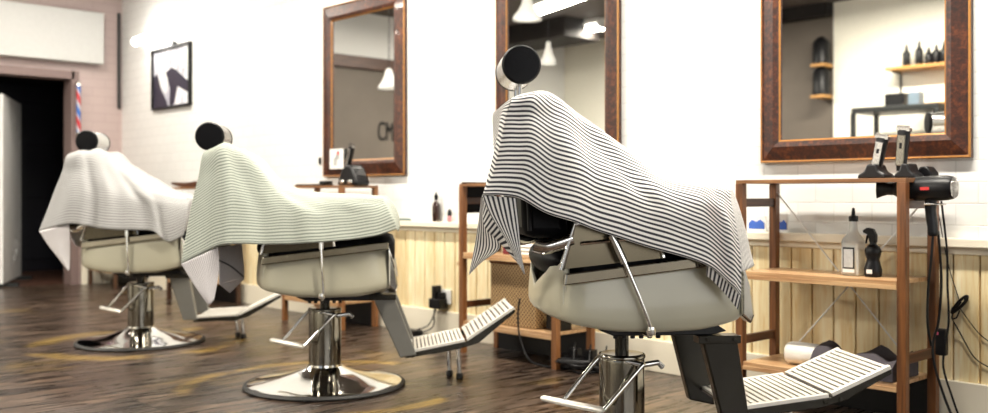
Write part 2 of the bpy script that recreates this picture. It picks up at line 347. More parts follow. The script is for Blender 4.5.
# pine boarding along the mirror wall and return by the door
def boarding(name, x0, x1, y, axis=0):
    bm = BM(); w = .088; n = int((x1-x0)/w)+1
    for k in range(n):
        a = x0+k*w; b_ = min(a+w-.006, x1)
        if b_-a < .01: continue
        if axis == 0: box2(bm, (a, y-.018, .0), (b_, y-.001, .60))
        else: box2(bm, (y+.001, a, 0), (y+.018, b_, .60))
    return struct(obj(name, bm, M['pine'] if axis == 0 else M['cream'], bevel=.003))
bo = boarding('wall_back_boarding', XL+.02, XR, YW)
bm = BM(); box2(bm, (XL+.02, YW-.008, 0), (XR, YW-.0005, .60)); struct(obj('wall_back_boarding_backing', bm, mat('groove_shadow_wood', (.50, .34, .15), .6)))
boarding('wall_left_boarding', DY1+.06, YW-.02, XL, 1)
bm = BM(); box2(bm, (XL, YW-.055, .60), (XR, YW, .632)); box2(bm, (XL, YW-.028, .575), (XR, YW, .60)); struct(obj('trim_2', bm, M['cream'], bevel=.004))
bm = BM(); box2(bm, (XL, DY1+.06, .60), (XL+.045, YW-.05, .632)); struct(obj('trim_3', bm, M['cream'], bevel=.004))
bm = BM(); box2(bm, (XL+.02, YW-.034, 0), (XR, YW-.016, .14)); struct(obj('baseboard_back', bm, M['cream'], bevel=.003))
# door frame, box above it, corridor beyond
bm = BM(); box2(bm, (XL-.16, DY1-.03, 0), (XL+.03, DY1+.035, DZ+.05)); box2(bm, (XL-.16, DY0-.03, 0), (XL+.03, DY0+.03, DZ+.05)); box2(bm, (XL-.16, DY0, DZ-.02), (XL+.03, DY1, DZ+.05))
struct(obj('door_1', bm, mat('door_frame_paint', (.20, .14, .13), .5), bevel=.004))
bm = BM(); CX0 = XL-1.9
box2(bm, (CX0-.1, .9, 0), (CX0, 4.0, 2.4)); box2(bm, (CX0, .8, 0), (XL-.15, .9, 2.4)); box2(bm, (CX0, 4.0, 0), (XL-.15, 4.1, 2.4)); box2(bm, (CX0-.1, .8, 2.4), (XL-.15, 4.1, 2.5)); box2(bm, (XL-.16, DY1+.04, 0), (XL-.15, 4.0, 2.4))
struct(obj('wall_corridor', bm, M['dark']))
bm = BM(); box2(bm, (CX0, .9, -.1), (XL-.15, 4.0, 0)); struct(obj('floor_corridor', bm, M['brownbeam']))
bm = BM()
box2(bm, (CX0, 2.9, 0), (CX0+.05, 3.75, 1.9))
for z0 in (.12, .75, 1.30): box2(bm, (CX0+.05, 2.98, z0), (CX0+.065, 3.67, z0+.42))
struct(obj('door_2', bm, M['navy'], bevel=.004))
bm = BM(); box2(bm, (XL+.002, 1.75, 1.92), (XL+.12, 3.246, 2.367))
tag(obj('lightbox_sign', bm, M['boxwhite'], bevel=.008), 'blank white box sign mounted above the dark doorway', 'sign')
# white panel in the doorway
t = thing('display_board', 'white upright board with grey drawings standing in the dark doorway', 'board', (-9.16, 2.69, 0), math.atan2(.448, -.949))
bm = BM(); box2(bm, (-.47, -.015, .03), (.47, .015, 1.63)); obj('panel', bm, M['white'], t, bevel=.003)
bm = BM()
random.seed(3)
for (cx, z0, n) in ((.25, 1.28, 6), (.2, .2, 9)):
    for k in range(n):
        x = cx+random.uniform(-.2, .2); z = z0+random.uniform(-.02, .15); h = random.uniform(.05, .14)
        for sgn in (1, -1): tube(bm, [(x, .0155*sgn, z), (x+random.uniform(-.02, .02), .0155*sgn, z+h/2), (x+random.uniform(-.04, .04), .0155*sgn, z+h)], .004, 6)
obj('drawing', bm, M['label'], t)['kind'] = 'stuff'
for s_ in (-1, 1):
    bm = BM(); box2(bm, (s_*.37-.03, -.12, 0), (s_*.37+.03, .12, .03)); obj('foot', bm, M['gunmetal'], t)
# barber pole on the jamb
t = thing('barber_pole', 'slim barber pole with red, white and blue stripes on the door jamb', 'barber pole', (XL+.07, 3.045, 1.30))
def polemat():
    m, nt, b = new_mat('barber_pole_stripes'); L = nt.links.new
    tc = N(nt, 'ShaderNodeTexCoord'); sp = N(nt, 'ShaderNodeSeparateXYZ'); L(tc.outputs['Object'], sp.inputs[0])
    at = N(nt, 'ShaderNodeMath', operation='ARCTAN2'); L(sp.outputs[1], at.inputs[0]); L(sp.outputs[0], at.inputs[1])
    d = N(nt, 'ShaderNodeMath', operation='DIVIDE'); d.inputs[1].default_value = 2*PI; L(at.outputs[0], d.inputs[0])
    z = N(nt, 'ShaderNodeMath', operation='MULTIPLY_ADD'); z.inputs[1].default_value = 4.5; L(sp.outputs[2], z.inputs[0]); L(d.outputs[0], z.inputs[2])
    f = N(nt, 'ShaderNodeMath', operation='FRACT'); L(z.outputs[0], f.inputs[0])
    r = ramp(nt, f.outputs[0], [(0, (.5, .5, .55)), (.2, (.5, .03, .04)), (.55, (.5, .5, .55)), (.65, (.04, .13, .45))]); r.color_ramp.interpolation = 'CONSTANT'
    L(r.outputs[0], b.inputs['Base Color']); b.inputs['Roughness'].default_value = .2
    return m
bm = BM(); lathe(bm, [(.018, .02), (.018, .42)], 20); obj('striped_cylinder', bm, polemat(), t, smooth=True)
bm = BM(); lathe(bm, [(.010, -.02), (.022, 0), (.022, .02)], 20); box2(bm, (-.04, -.008, .0), (-.0, .008, .015)); obj('end_cap', bm, M['chrome'], t, smooth=True)
bm = BM(); lathe(bm, [(.022, .42), (.022, .44), (.010, .46)], 20); box2(bm, (-.04, -.008, .425), (0, .008, .44)); obj('end_cap', bm, M['chrome'], t, smooth=True)
# conduit
bm = BM(); tube(bm, [(XL+.02, YW-.035, 1.55), (XL+.02, YW-.035, 2.4)], .014, 10); tag(obj('conduit_pipe', bm, M['gunmetal'], smooth=True), 'thin dark vertical pipe in the corner beside the doorway', 'pipe')
# lettering on the taupe wall, read in the mirror
cu = bpy.data.curves.new('wall_lettering', 'FONT'); cu.body = 'CM'; cu.size = .30; cu.extrude = .004
lo = bpy.data.objects.new('wall_lettering', cu); COL.objects.link(lo); cu.materials.append(M['black'])
dg = bpy.context.evaluated_depsgraph_get(); lme = bpy.data.meshes.new_from_object(lo.evaluated_get(dg)); bpy.data.objects.remove(lo)
lme.transform(Matrix(((0, 0, -1, XL-.002), (-.50, 0, 0, .60), (0, 1, 0, 1.38), (0, 0, 0, 1))))
lo = bpy.data.objects.new('wall_lettering', lme); COL.objects.link(lo); lo['kind'] = 'stuff'
tag(lo, 'large black letters on the taupe wall seen in the leftmost mirror', 'lettering')

# ------------------------------------------------------------------ mirrors
def mirror(x0, x1, z0, z1, fw, label):
    t = thing('wall_mirror', label, 'mirror', ((x0+x1)/2, YW, z0), 0, 'framed mirrors on the tiled wall')
    w = (x1-x0)/2; h = z1-z0
    # mitred frame: profile swept round a rectangle
    prof = [(0, -.004), (0, -.024), (.003, -.028), (.008, -.027), (.011, -.022), (fw-.030, -.036), (fw-.012, -.030), (fw-.009, -.026), (fw-.003, -.022), (fw, -.006)]
    def ring(d): return [(-w+d, d), (w-d, d), (w-d, h-d), (-w+d, h-d)]
    bm = BM(); vs = [[bm.verts.new((x, y, z)) for x, z in ring(d)] for d, y in prof]
    for i, (A, B) in enumerate(zip(vs, vs[1:])):
        for k in range(4):
            f = bm.faces.new((A[k], A[(k+1) % 4], B[(k+1) % 4], B[k])); f.material_index = 1 if i in (1, 2, 7) else 0
    for k in range(4): bm.faces.new((vs[0][k], vs[0][(k+1) % 4], vs[-1][(k+1) % 4], vs[-1][k]))
    obj('frame', bm, [M['burl'], M['gold']], t)
    bm = BM(); d = fw-.004; box2(bm, (-w+d, -.016, d), (w-d, -.006, h-d)); obj('mirror_glass', bm, M['mirror'], t)
mirror(-5.285, -4.433, .896, 1.985, .105, 'leftmost wall mirror in a brown frame, white card tucked in its lower corner')
mirror(-3.66, -2.835, .91, 1.99, .088, 'middle wall mirror in a brown frame, behind the nearest barber chair')
mirror(-2.101, -1.290, .908, 1.99, .092, 'rightmost wall mirror in a mottled brown frame above the wooden rack')
t = thing('small_card', 'small white card with a printed drawing at the lower corner of the leftmost mirror', 'card', (-5.11, 3.414, .945))
bm = BM(); box2(bm, (-.075, -.004, 0), (.075, 0, .125)); obj('paper', bm, M['white'], t)
bm = BM(); box2(bm, (-.03, -.0055, .02), (.01, -.004, .07)); box2(bm, (-.01, -.0055, .06), (.04, -.004, .09)); obj('print', bm, M['label'], t)
bm = BM(); lathe(bm, [(.014, 0), (.014, .0015)], 16, axis_m((.02, -.004, .098), (0, -1, 0))); obj('red_dot', bm, M['red'], t)
# picture + its lamp
t = thing('framed_picture', 'black-framed photograph of a person in a dark jacket on the tiled wall', 'picture', (-7.548, YW, 1.49))
w, h = .355, .505
bm = BM()
for a, b_ in (((-w, -.03, 0), (w, 0, .018)), ((-w, -.03, h-.018), (w, 0, h)), ((-w, -.03, .018), (-w+.02, 0, h-.018)), ((w-.02, -.03, .018), (w, 0, h-.018))): box2(bm, a, b_)
obj('frame', bm, M['black'], t)
bm = BM(); box2(bm, (-w+.02, -.014, .018), (w-.02, -.002, h-.018))
def picmat():
    m, nt, b = new_mat('photographic_print'); L = nt.links.new
    tc = N(nt, 'ShaderNodeTexCoord'); nz = N(nt, 'ShaderNodeTexNoise'); nz.inputs['Scale'].default_value = 6; mp = N(nt, 'ShaderNodeMapping'); mp.inputs['Scale'].default_value = (2, 1, .6)
    L(tc.outputs['Object'], mp.inputs[0]); L(mp.outputs[0], nz.inputs['Vector'])
    r = ramp(nt, nz.outputs['Fac'], [(.35, (.35, .35, .42)), (.6, (.78, .78, .82))]); L(r.outputs[0], b.inputs['Base Color']); b.inputs['Roughness'].default_value = .3
    return m
obj('print', bm, picmat(), t)
bm = BM()
def flat(poly, y0, y1): prism(bm, poly, y0, y1)
flat([(-.33, .02), (-.33, .28), (-.26, .30), (-.18, .16), (-.08, .06), (-.06, .02)], -.0155, -.014)
flat([(-.10, .30), (.02, .33), (.10, .30), (.30, .20), (.33, .17), (.33, .10), (.12, .17), (.06, .03), (-.03, .02), (-.02, .16)], -.0155, -.014)
obj('printed_jacket', bm, mat('print_dark', (.03, .025, .045), .4), t)
bm = BM(); flat([(-.22, .24), (-.12, .32), (-.06, .24), (-.09, .12)], -.0158, -.0142); flat([(.06, .40), (.14, .46), (.33, .44), (.33, .30), (.2, .31)], -.0158, -.0142); obj('printed_shirt', bm, M['white'], t)
t = thing('picture_lamp', 'white picture lamp on a curved arm above the framed photograph', 'lamp', (-7.60, YW, 2.02))
bm = BM(); tube(bm, smooth_path([(.10, -.01, -.02), (.14, -.05, .03), (.10, -.10, .07), (.0, -.12, .085)]), .008, 8); lathe(bm, [(.03, 0), (.03, .02)], 16, axis_m((.10, -.001, -.02), (0, -1, 0))); obj('arm', bm, M['gunmetal'], t, smooth=True)
bm = BM(); tube(bm, [(-.43, -.12, .05), (-.40, -.12, .05), (-.02, -.12, .07), (.01, -.12, .07)], [.02, .034, .034, .02], 14); obj('lamp_tube', bm, M['tube'], t, smooth=True)
bm = BM(); box2(bm, (-.012, -.010, 0), (.012, 0, .045)); tag(obj('wall_switch', bm, M['gunmetal'], bevel=.003), 'tiny dark switch on the white tiles left of the leftmost mirror', 'switch').location = (-5.352, YW, .98)

# ------------------------------------------------------------------ lamps
def pendant(x, y, z, label, r=.11):
    t = thing('pendant_lamp', label, 'lamp', (x, y, z), 0, 'white pendant lamps')
    bm = BM(); lathe(bm, [(r, 0), (r*.93, .03), (r*.62, .075), (r*.42, .12), (r*.30, .17), (.02, .19)], 28, cap=False); obj('lamp_shade', bm, M['white'], t, smooth=True, solid=.003)
    bm = BM(); bmesh.ops.create_uvsphere(bm, u_segments=16, v_segments=10, radius=.032, matrix=Matrix.Translation((0, 0, .05))); obj('bulb', bm, M['tube'], t, smooth=True)
    bm = BM(); tube(bm, [(0, 0, .19), (0, 0, ZC-z)], .004, 6); obj('cord', bm, M['black'], t)
pendant(-7.18, 1.5, 1.76, 'white pendant lamp reflected in the leftmost mirror', .10)
pendant(-5.42, 1.45, 2.17, 'white pendant lamp reflected at the top of the middle mirror', .12)
pendant(-5.62, 1.0, 1.88, 'small white pendant lamp reflected beside the black headrest in the middle mirror', .07)
def tube_light(x, y, rz, label, L=1.2, power=60):
    t = thing('ceiling_tube_light', label, 'lamp', (x, y, ZC), rz, 'fluorescent ceiling lights')
    bm = BM(); box2(bm, (-L/2, -.07, -.06), (L/2, .07, 0)); box2(bm, (-L/2, -.05, -.1), (-L/2+.04, .05, -.06)); box2(bm, (L/2-.04, -.05, -.1), (L/2, .05, -.06)); obj('housing', bm, M['white'], t, bevel=.005)
    for s in (-1, 1):
        bm = BM(); tube(bm, [(-L/2+.04, .03*s, -.085), (L/2-.04, .03*s, -.085)], .016, 10); obj('tube', bm, M['tube'], t, smooth=True)
    ld = bpy.data.lights.new('tube_glow', 'AREA'); ld.shape = 'RECTANGLE'; ld.size = L; ld.size_y = .15; ld.energy = power; ld.color = (1, .93, .82)
    lo = bpy.data.objects.new('tube_glow', ld); COL.objects.link(lo); lo.parent = t; lo.location = (0, 0, -.12)

# ------------------------------------------------------------------ barber chairs
def rot_y(m): return m
def tub_ring(cx, a, b, off, n=9., cnt=240):
    out = []
    for k in range(cnt):
        t = 2*PI*k/cnt; c, s = math.cos(t), math.sin(t)
        x = (a+off)*math.copysign(abs(c)**(2/n), c); y = (b+off)*math.copysign(abs(s)**(2/n), s)
        if x < 0: x -= .043*(1-abs(y/(b+off))**2.5)       # rear panel bows outwards
        out.append((cx+x, y))
    return out
def make_chair(k, label, dz, back, head, leg, foot, legmat):
    t = thing('barber_chair', label, 'barber chair', (*BASES[k], 0), math.radians(52.6), 'barber chairs in a row')
    # base
    bm = BM(); lathe(bm, [(.316, .010), (.315, .016), (.29, .022), (.24, .030), (.18, .042), (.125, .057), (.085, .072), (.070, .082), (.068, .09), (.01, .09)], 64)
    b = obj('base', bm, M['chrome'], t, smooth=True)
    bm = BM(); lathe(bm, [(.29, 0), (.326, .001), (.329, .008), (.324, .015), (.312, .017)], 64); obj('rubber_rim', bm, M['rubber'], b, smooth=True)
    bm = BM(); lathe(bm, [(.066, .08), (.066, .300), (.064, .316), (.060, .320), (.024, .321)], 40); lathe(bm, [(.0665, .306), (.069, .309), (.069, .315), (.0665, .318)], 40, cap=False)
    cyl = obj('pump_cylinder', bm, M['darkchrome'], t, smooth=True)
    bm = BM(); tube(bm, [(.05, -.04, .29), (.10, -.03, .295), (.115, -.03, .28)], .009, 8); obj('pump_valve', bm, M['satin'], cyl, bevel=.003)
    bm = BM(); lathe(bm, [(.020, .32), (.020, .38+dz)], 24); lathe(bm, [(.045, .366+dz), (.06, .375+dz), (.06, .383+dz)], 24); obj('piston', bm, M['legsteel'], t, smooth=True)
    # pump pedal
    bm = BM()
    tube(bm, smooth_path([(-.05, .02, .300), (-.068, .012, .303), (-.17, .005, .185)], 5), .0065, 10)
    tube(bm, smooth_path([(.045, -.075, .297), (.033, -.082, .288), (-.073, -.10, .178)], 5), .0065, 10)
    tube(bm, [(-.05, .02, .300), (-.03, -.05, .31), (.045, -.075, .297)], .008, 10)
    lv = obj('pedal_arm', bm, M['chrome'], t, smooth=True)
    bm = BM(); tube(bm, [(-.075, -.104, .175), (-.08, -.099, .176), (-.115, -.062, .177), (-.17, .0, .178), (-.222, .057, .180), (-.228, .063, .180)], [.006, .010, .011, .011, .010, .006], 12, flat=.7)
    obj('pedal_bar', bm, M['tread'], lv, smooth=True)
    # enamelled seat tub
    cx, a, bb = .022, .235, .262
    def ztop(x, y):
        z = .541+(x+.215)*.118+dz
        if x < -.17:
            e = abs(y)/bb
            q = (x+.25) if e > .93 and x > -.25 else -(bb-abs(y))
            T = [(-.27, -.045), (-.12, .0), (-.07, .028), (-.025, .042), (.0, .034), (.022, -.028), (.035, -.022), (.055, .0), (.09, 0)]
            for (a0, v0), (a1, v1) in zip(T, T[1:]):
                if a0 <= q <= a1: z += v0+(v1-v0)*(q-a0)/(a1-a0); break
        return z
    lv_ = [(1.0, 0), (.97, .003), (.75, .008), (.45, .014), (.20, .017), (.07, .015), (.02, .009), (0, -.004)]
    bm = BM(); rings = []
    for f, off in lv_:
        rg = tub_ring(cx+.012*(1-f), a, bb, off)
        rings.append([bm.verts.new((x, y, (.386+dz+.036*max(0, (-x-.03)/.22)**1.5+.026*max(0, (x-.10)/.15)**1.5)*(1-f)+ztop(x, y)*f)) for x, y in rg])
    for A, B in zip(rings, rings[1:]):
        for q in range(len(A)): bm.faces.new((A[q], A[(q+1) % len(A)], B[(q+1) % len(A)], B[q]))
    bm.faces.new(rings[-1])
    tub = obj('seat_shell', bm, M['enamel'], t, smooth=True, solid=.012)
    for s in (-1, 1):
        bm = BM(); prism(bm, [(-.214, .545+dz), (.262, .601+dz), (.262, .571+dz), (-.219, .513+dz)], s*(bb+.002), s*(bb+.021))
        obj('chrome_trim', bm, M['trimchrome'], tub, bevel=.004)
        bm = BM(); prism(bm, [(.262, .585+dz), (.288, .50+dz), (.298, .43+dz), (.288, .405+dz), (.262, .43+dz), (.262, .5+dz)], s*.22, s*(bb+.012)); obj('front_corner_trim', bm, M['chrome'], tub, bevel=.006)
    bm = BM(); prism(bm, [(-.10, .392+dz), (.23, .392+dz), (.26, .372+dz), (.22, .362+dz), (-.06, .362+dz), (-.10, .378+dz)], -.16, .16)
    for q in range(6): lathe(bm, [(.008, 0), (.008, .01)], 6, axis_m((-.05+.024*q, -.14, .362+dz), (0, 0, -1)))
    obj('underframe', bm, M['black'], t, bevel=.003)
    # seat, arms
    bm = BM(); box2(bm, (-.19, -.215, .50+dz), (.285, .215, .62+dz)); obj('seat', bm, M['leather'], t, bevel=.035, smooth=True)
    for s in (-1, 1):
        bm = BM(); prism(bm, [(-.215, .555+dz), (-.185, .672+dz), (.03, .695+dz), (.05, .582+dz)], s*.246, s*.255)
        ap = obj('arm_panel', bm, M['bronze'], t)
        bm = BM(); tube(bm, [(-.222, s*.256, .553+dz), (-.188, s*.256, .674+dz), (.033, s*.256, .697+dz), (.053, s*.256, .583+dz)], .008, 10); tube(bm, [(-.17, s*.258, .622+dz), (-.05, s*.258, .633+dz)], .005, 8)
        obj('panel_edge', bm, M['chrome'], ap, smooth=True)
        bm = BM(); box2(bm, (-.18, s*.195, .695+dz), (.215, s*.275, .735+dz)); obj('armrest', bm, M['leather'], t, bevel=.015, smooth=True)
        bm = BM(); tube(bm, smooth_path([(-.29, s*.235, .617+dz), (-.262, s*.240, .611+dz), (-.225, s*.243, .620+dz), (-.19, s*.245, .632+dz)], 5), .017, 12, flat=1.3); obj('arm_bracket', bm, M['chrome'], t, smooth=True)
    bm = BM(); bmesh.ops.create_uvsphere(bm, u_segments=24, v_segments=14, radius=1, matrix=Matrix.Translation((-.215, 0, .572+dz)) @ Matrix.Diagonal((.05, .235, .046, 1))); obj('seat_roll', bm, M['leather'], t, smooth=True)
    # recline lever on the near side
    lx = 0 if k == 3 else 1
    bm = BM(); tube(bm, [(-.095+.10*lx, -.292, .645+dz), (-.062+.070*lx, -.296, .573+dz)], .0105, 12); tube(bm, smooth_path([(-.064+.072*lx, -.296, .58+dz), (-.03+.042*lx, -.299, .50+dz), (.002+.014*lx, -.297, .42+dz), (.010, -.292, .395+dz), (.010, -.27, .380+dz), (.010, -.12, .374+dz)], 4), .0062, 10)
    lathe(bm, [(.012, 0), (.014, .01), (.012, .02)], 12, axis_m((.010, -.292, .385+dz), (0, 0, 1)))
    obj('recline_lever', bm, M['chrome'], t, smooth=True)
    # backrest and headrest
    (xr0, z0), (xf0, _), (xr1, z1), (xf1, _) = back
    bm = BM(); prism(bm, [(xr0, z0+dz), (xf0, z0+dz), (xf1, z1+dz), (xr1, z1+dz)], -.232, .232); br = obj('backrest', bm, M['leather'], t, bevel=.028, smooth=True)
    
    for s in (-1, 1):
        bm = BM(); tube(bm, [(xr0+.015, s*.236, z0+.02+dz), (xr1+.022, s*.236, z1-.02+dz)], .006, 8); obj('piping', bm, M['black'], br, smooth=True)
    hx, hz, r, hy0, hy1 = head
    mx = axis_m((hx, hy0, hz), (0, 1, 0)); L = hy1-hy0
    bm = BM(); lathe(bm, [(r-.004, .006), (r, .010), (r, L-.010), (r-.004, L-.006)], 40, mx); hd = obj('headrest', bm, M['satin'], t, smooth=True)
    for z_a, z_b in ((0, 1), (L, -1)):
        bm = BM(); lathe(bm, [(r*.5, z_a-.004*z_b), (r*.93, z_a-.002*z_b), (r*1.03, z_a+.006*z_b), (r*1.03, z_a+.012*z_b)], 40, mx); obj('end_cap', bm, M['leather'], hd, smooth=True)
    mxb = (xr1+xf1)/2
    for s in (-1, 1):
        bm = BM(); tube(bm, [(hx+.005, s*.045, hz-r*.8), (mxb-.01, s*.045, z1-.05+dz)], .006, 8); obj('headrest_post', bm, M['chrome'], hd, smooth=True)
    # legs that carry the footplate
    lp = [(x, z+dz) for x, z in leg]
    for s in (-1, 1):
        bm = BM(); prism(bm, lp, s*.135, s*.175); lg = obj('footrest_leg', bm, legmat, t, bevel=.005)
        bm = BM(); (xa, za), (xb, zb) = lp[0], lp[1]
        box2(bm, (xa-.012, s*.128, za-.012), (xb+.008, s*.182, za+.010))
        for bx in (xa+.012, xb-.012): lathe(bm, [(.006, 0), (.006, .006)], 8, axis_m((bx, s*.182, za), (0, s, 0)))
        obj('bolted_bracket', bm, M['legsteel'], lg, bevel=.003)
    (sx, sz), (bx, bz), (ex, ez) = [(x, z+dz) for x, z in foot]
    W = .165
    def seg(bm, x0, z0, x1, z1, n):
        L = math.hypot(x1-x0, z1-z0); a = math.atan2(z1-z0, x1-x0); R = Matrix.Rotation(-a, 3, 'Y')
        c = Vector(((x0+x1)/2, 0, (z0+z1)/2)); up = Vector((-math.sin(a), 0, math.cos(a)))
        v = add_box(bm, c-up*.006, (L, 2*W-.02, .006), R)
        for f in {f for q in v for f in q.link_faces}: f.material_index = 1
        for i in range(n):
            p = -L/2+L*(i+.5)/n; add_box(bm, c+Matrix.Rotation(-a, 3, 'Y')@Vector((p, 0, .0)), (L/n*.66, 2*W-.03, .008), R)
        for s in (-1, 1): add_box(bm, c+Vector((0, s*(W-.008), 0)), (L, .016, .012), R)
    bm = BM(); seg(bm, sx, sz, bx-.004, bz, 14); seg(bm, bx+.004, bz+.002, ex, ez, 11); tp = obj('tread_plate', bm, [M['tread'], M['treaddark']], t, bevel=.0015)
    for s in (-1, 1):
        bm = BM(); prism(bm, [(sx, sz-.006), (bx, bz-.006), (ex, ez-.006), (ex+.004, ez-.018), (bx+.05, bz-.012), (bx-.02, bz-.032), (bx-.10, (bz+sz)/2-.026), (sx-.02, sz-.026)], s*(W-.018), s*W)
        lathe(bm, [(.007, 0), (.007, .005)], 10, axis_m((bx-.015, s*W, bz-.016), (0, s, 0))); lathe(bm, [(.007, 0), (.007, .005)], 10, axis_m((bx+.03, s*W, bz-.010), (0, s, 0))); lathe(bm, [(.007, 0), (.007, .005)], 10, axis_m((sx+.01, s*W, sz-.016), (0, s, 0)))
        obj('footrest_rail', bm, M['legsteel'], t, bevel=.002)
    for (lx, ly) in ((bx-.01, .08), (bx-.05, .145)):
        bm = BM(); tube(bm, [(lx-.01, ly, bz-.01), (lx, ly, .02)], .010, 10); st = obj('stand_leg', bm, M['chrome'], t, smooth=True)
        bm = BM(); lathe(bm, [(.012, .0), (.016, .004), (.014, .022), (.010, .026)], 14, Matrix.Translation((lx, ly, 0))); obj('rubber_foot', bm, M['rubber'], st, smooth=True)
    return t
c3 = make_chair(3, 'nearest barber chair, draped with a black and white striped cape', .03,
    [(-.318, .635), (-.19, .635), (-.338, 1.0), (-.255, 1.0)], (-.31, 1.141, .053, -.125, .075),
    [(.185, .352), (.285, .352), (.325, .10), (.245, .118)], [(.28, .155), (.557, .187), (.735, .264)], M['legsteel'])
c2 = make_chair(2, 'middle barber chair of the row, draped with a grey-green striped cape', 0,
    [(-.32, .60), (-.19, .60), (-.425, .935), (-.335, .935)], (-.44, 1.011, .055, -.125, .08),
    [(.197, .378), (.282, .382), (.372, .145), (.306, .135)], [(.345, .158), (.568, .200), (.762, .328)], M['greysteel'])
c1 = make_chair(1, 'farthest barber chair, by the dark doorway, draped with a pale cape', 0,
    [(-.315, .60), (-.185, .60), (-.275, .955), (-.19, .955)], (-.24, 1.057, .055, -.125, .10),
    [(.180, .365), (.285, .365), (.325, .135), (.255, .135)], [(.32, .150), (.53, .160), (.745, .265)], M['greysteel'])

# ------------------------------------------------------------------ capes (control points in each chair's own frame, metres)
G3=[
 [(-0.354,-0.25,1.034),(-0.371,-0.28,0.98),(-0.388,-0.29,0.901),(-0.407,-0.3,0.834),(-0.433,-0.31,0.78)],
 [(-0.306,-0.26,1.047),(-0.312,-0.29,0.982),(-0.32,-0.31,0.906),(-0.334,-0.32,0.834),(-0.35,-0.325,0.775)],
 [(-0.238,-0.22,1.044),(-0.238,-0.27,0.971),(-0.243,-0.3,0.891),(-0.256,-0.315,0.808),(-0.268,-0.325,0.731)],
 [(-0.146,-0.19,0.991),(-0.149,-0.245,0.918),(-0.152,-0.29,0.84),(-0.162,-0.315,0.762),(-0.181,-0.33,0.701)],
 [(-0.047,-0.18,0.919),(-0.05,-0.25,0.86),(-0.056,-0.3,0.796),(-0.066,-0.32,0.728),(-0.082,-0.33,0.67)],
 [(0.048,-0.19,0.845),(0.042,-0.27,0.804),(0.037,-0.31,0.754),(0.03,-0.325,0.695),(0.022,-0.335,0.638)],
 [(0.139,-0.23,0.812),(0.13,-0.3,0.777),(0.132,-0.32,0.731),(0.137,-0.33,0.663),(0.147,-0.34,0.597)],
 [(0.193,-0.25,0.807),(0.188,-0.305,0.767),(0.195,-0.325,0.71),(0.202,-0.335,0.632),(0.208,-0.34,0.545)],
 [(0.226,-0.25,0.801),(0.222,-0.3,0.759),(0.229,-0.32,0.694),(0.238,-0.33,0.606),(0.238,-0.33,0.515)],
]
G2=[
 [(-0.435,-0.25,0.943),(-0.451,-0.28,0.844),(-0.471,-0.29,0.75),(-0.491,-0.3,0.63),(-0.507,-0.31,0.523)],
 [(-0.374,-0.26,0.97),(-0.369,-0.29,0.867),(-0.369,-0.31,0.761),(-0.374,-0.32,0.672),(-0.38,-0.325,0.586)],
 [(-0.336,-0.22,0.968),(-0.317,-0.27,0.867),(-0.304,-0.3,0.761),(-0.302,-0.315,0.671),(-0.297,-0.325,0.597)],
 [(-0.273,-0.19,0.923),(-0.242,-0.245,0.83),(-0.221,-0.29,0.742),(-0.21,-0.315,0.664),(-0.197,-0.33,0.597)],
 [(-0.198,-0.18,0.846),(-0.155,-0.25,0.78),(-0.127,-0.3,0.723),(-0.113,-0.32,0.656),(-0.105,-0.33,0.596)],
 [(-0.101,-0.19,0.798),(-0.063,-0.27,0.761),(-0.033,-0.31,0.712),(-0.02,-0.325,0.656),(-0.008,-0.335,0.6)],
 [(0.036,-0.23,0.784),(0.064,-0.3,0.753),(0.088,-0.32,0.708),(0.099,-0.33,0.659),(0.107,-0.34,0.611)],
 [(0.152,-0.25,0.78),(0.177,-0.305,0.75),(0.193,-0.325,0.712),(0.204,-0.335,0.67),(0.212,-0.34,0.625)],
 [(0.233,-0.25,0.776),(0.253,-0.3,0.746),(0.268,-0.32,0.715),(0.283,-0.33,0.685),(0.295,-0.33,0.651)],
]
G1=[
 [(-0.289,-0.25,0.985),(-0.308,-0.28,0.894),(-0.343,-0.29,0.795),(-0.373,-0.3,0.701),(-0.407,-0.31,0.602)],
 [(-0.228,-0.26,1),(-0.233,-0.29,0.899),(-0.241,-0.31,0.805),(-0.252,-0.32,0.716),(-0.26,-0.325,0.637)],
 [(-0.192,-0.22,1.002),(-0.177,-0.27,0.9),(-0.172,-0.3,0.805),(-0.172,-0.315,0.716),(-0.174,-0.325,0.627)],
 [(-0.148,-0.19,1.004),(-0.121,-0.245,0.896),(-0.098,-0.29,0.795),(-0.091,-0.315,0.701),(-0.091,-0.33,0.612)],
 [(-0.096,-0.18,0.959),(-0.057,-0.25,0.866),(-0.033,-0.3,0.78),(-0.022,-0.32,0.691),(-0.015,-0.33,0.607)],
 [(-0.029,-0.19,0.907),(0.012,-0.27,0.835),(0.037,-0.31,0.765),(0.051,-0.325,0.686),(0.063,-0.335,0.607)],
 [(0.065,-0.23,0.841),(0.098,-0.3,0.79),(0.117,-0.32,0.73),(0.134,-0.33,0.661),(0.146,-0.34,0.601)],
 [(0.183,-0.25,0.79),(0.191,-0.305,0.755),(0.191,-0.325,0.695),(0.203,-0.335,0.616),(0.219,-0.34,0.547)],
 [(0.296,-0.25,0.77),(0.307,-0.3,0.745),(0.306,-0.32,0.705),(0.304,-0.33,0.645),(0.294,-0.33,0.581)],
]
R3mid=[ (-0.347,-0.08,1.059),(-0.362,-0.08,1),(-0.377,-0.08,0.921),(-0.394,-0.08,0.851),(-0.412,-0.08,0.778) ]
F3mid=[ (0.293,-0.1,0.8),(0.313,-0.1,0.749),(0.334,-0.1,0.68),(0.348,-0.1,0.623),(0.36,-0.1,0.583) ]
F3near=[ (0.241,-0.33,0.58) ]
T1L=[ (-0.435,-0.3,0.78),(-0.415,-0.3,0.731),(-0.378,-0.3,0.672),(-0.327,-0.3,0.577) ]
T1R=[ (-0.349,-0.31,0.772),(-0.341,-0.31,0.703),(-0.336,-0.31,0.639),(-0.325,-0.305,0.577) ]
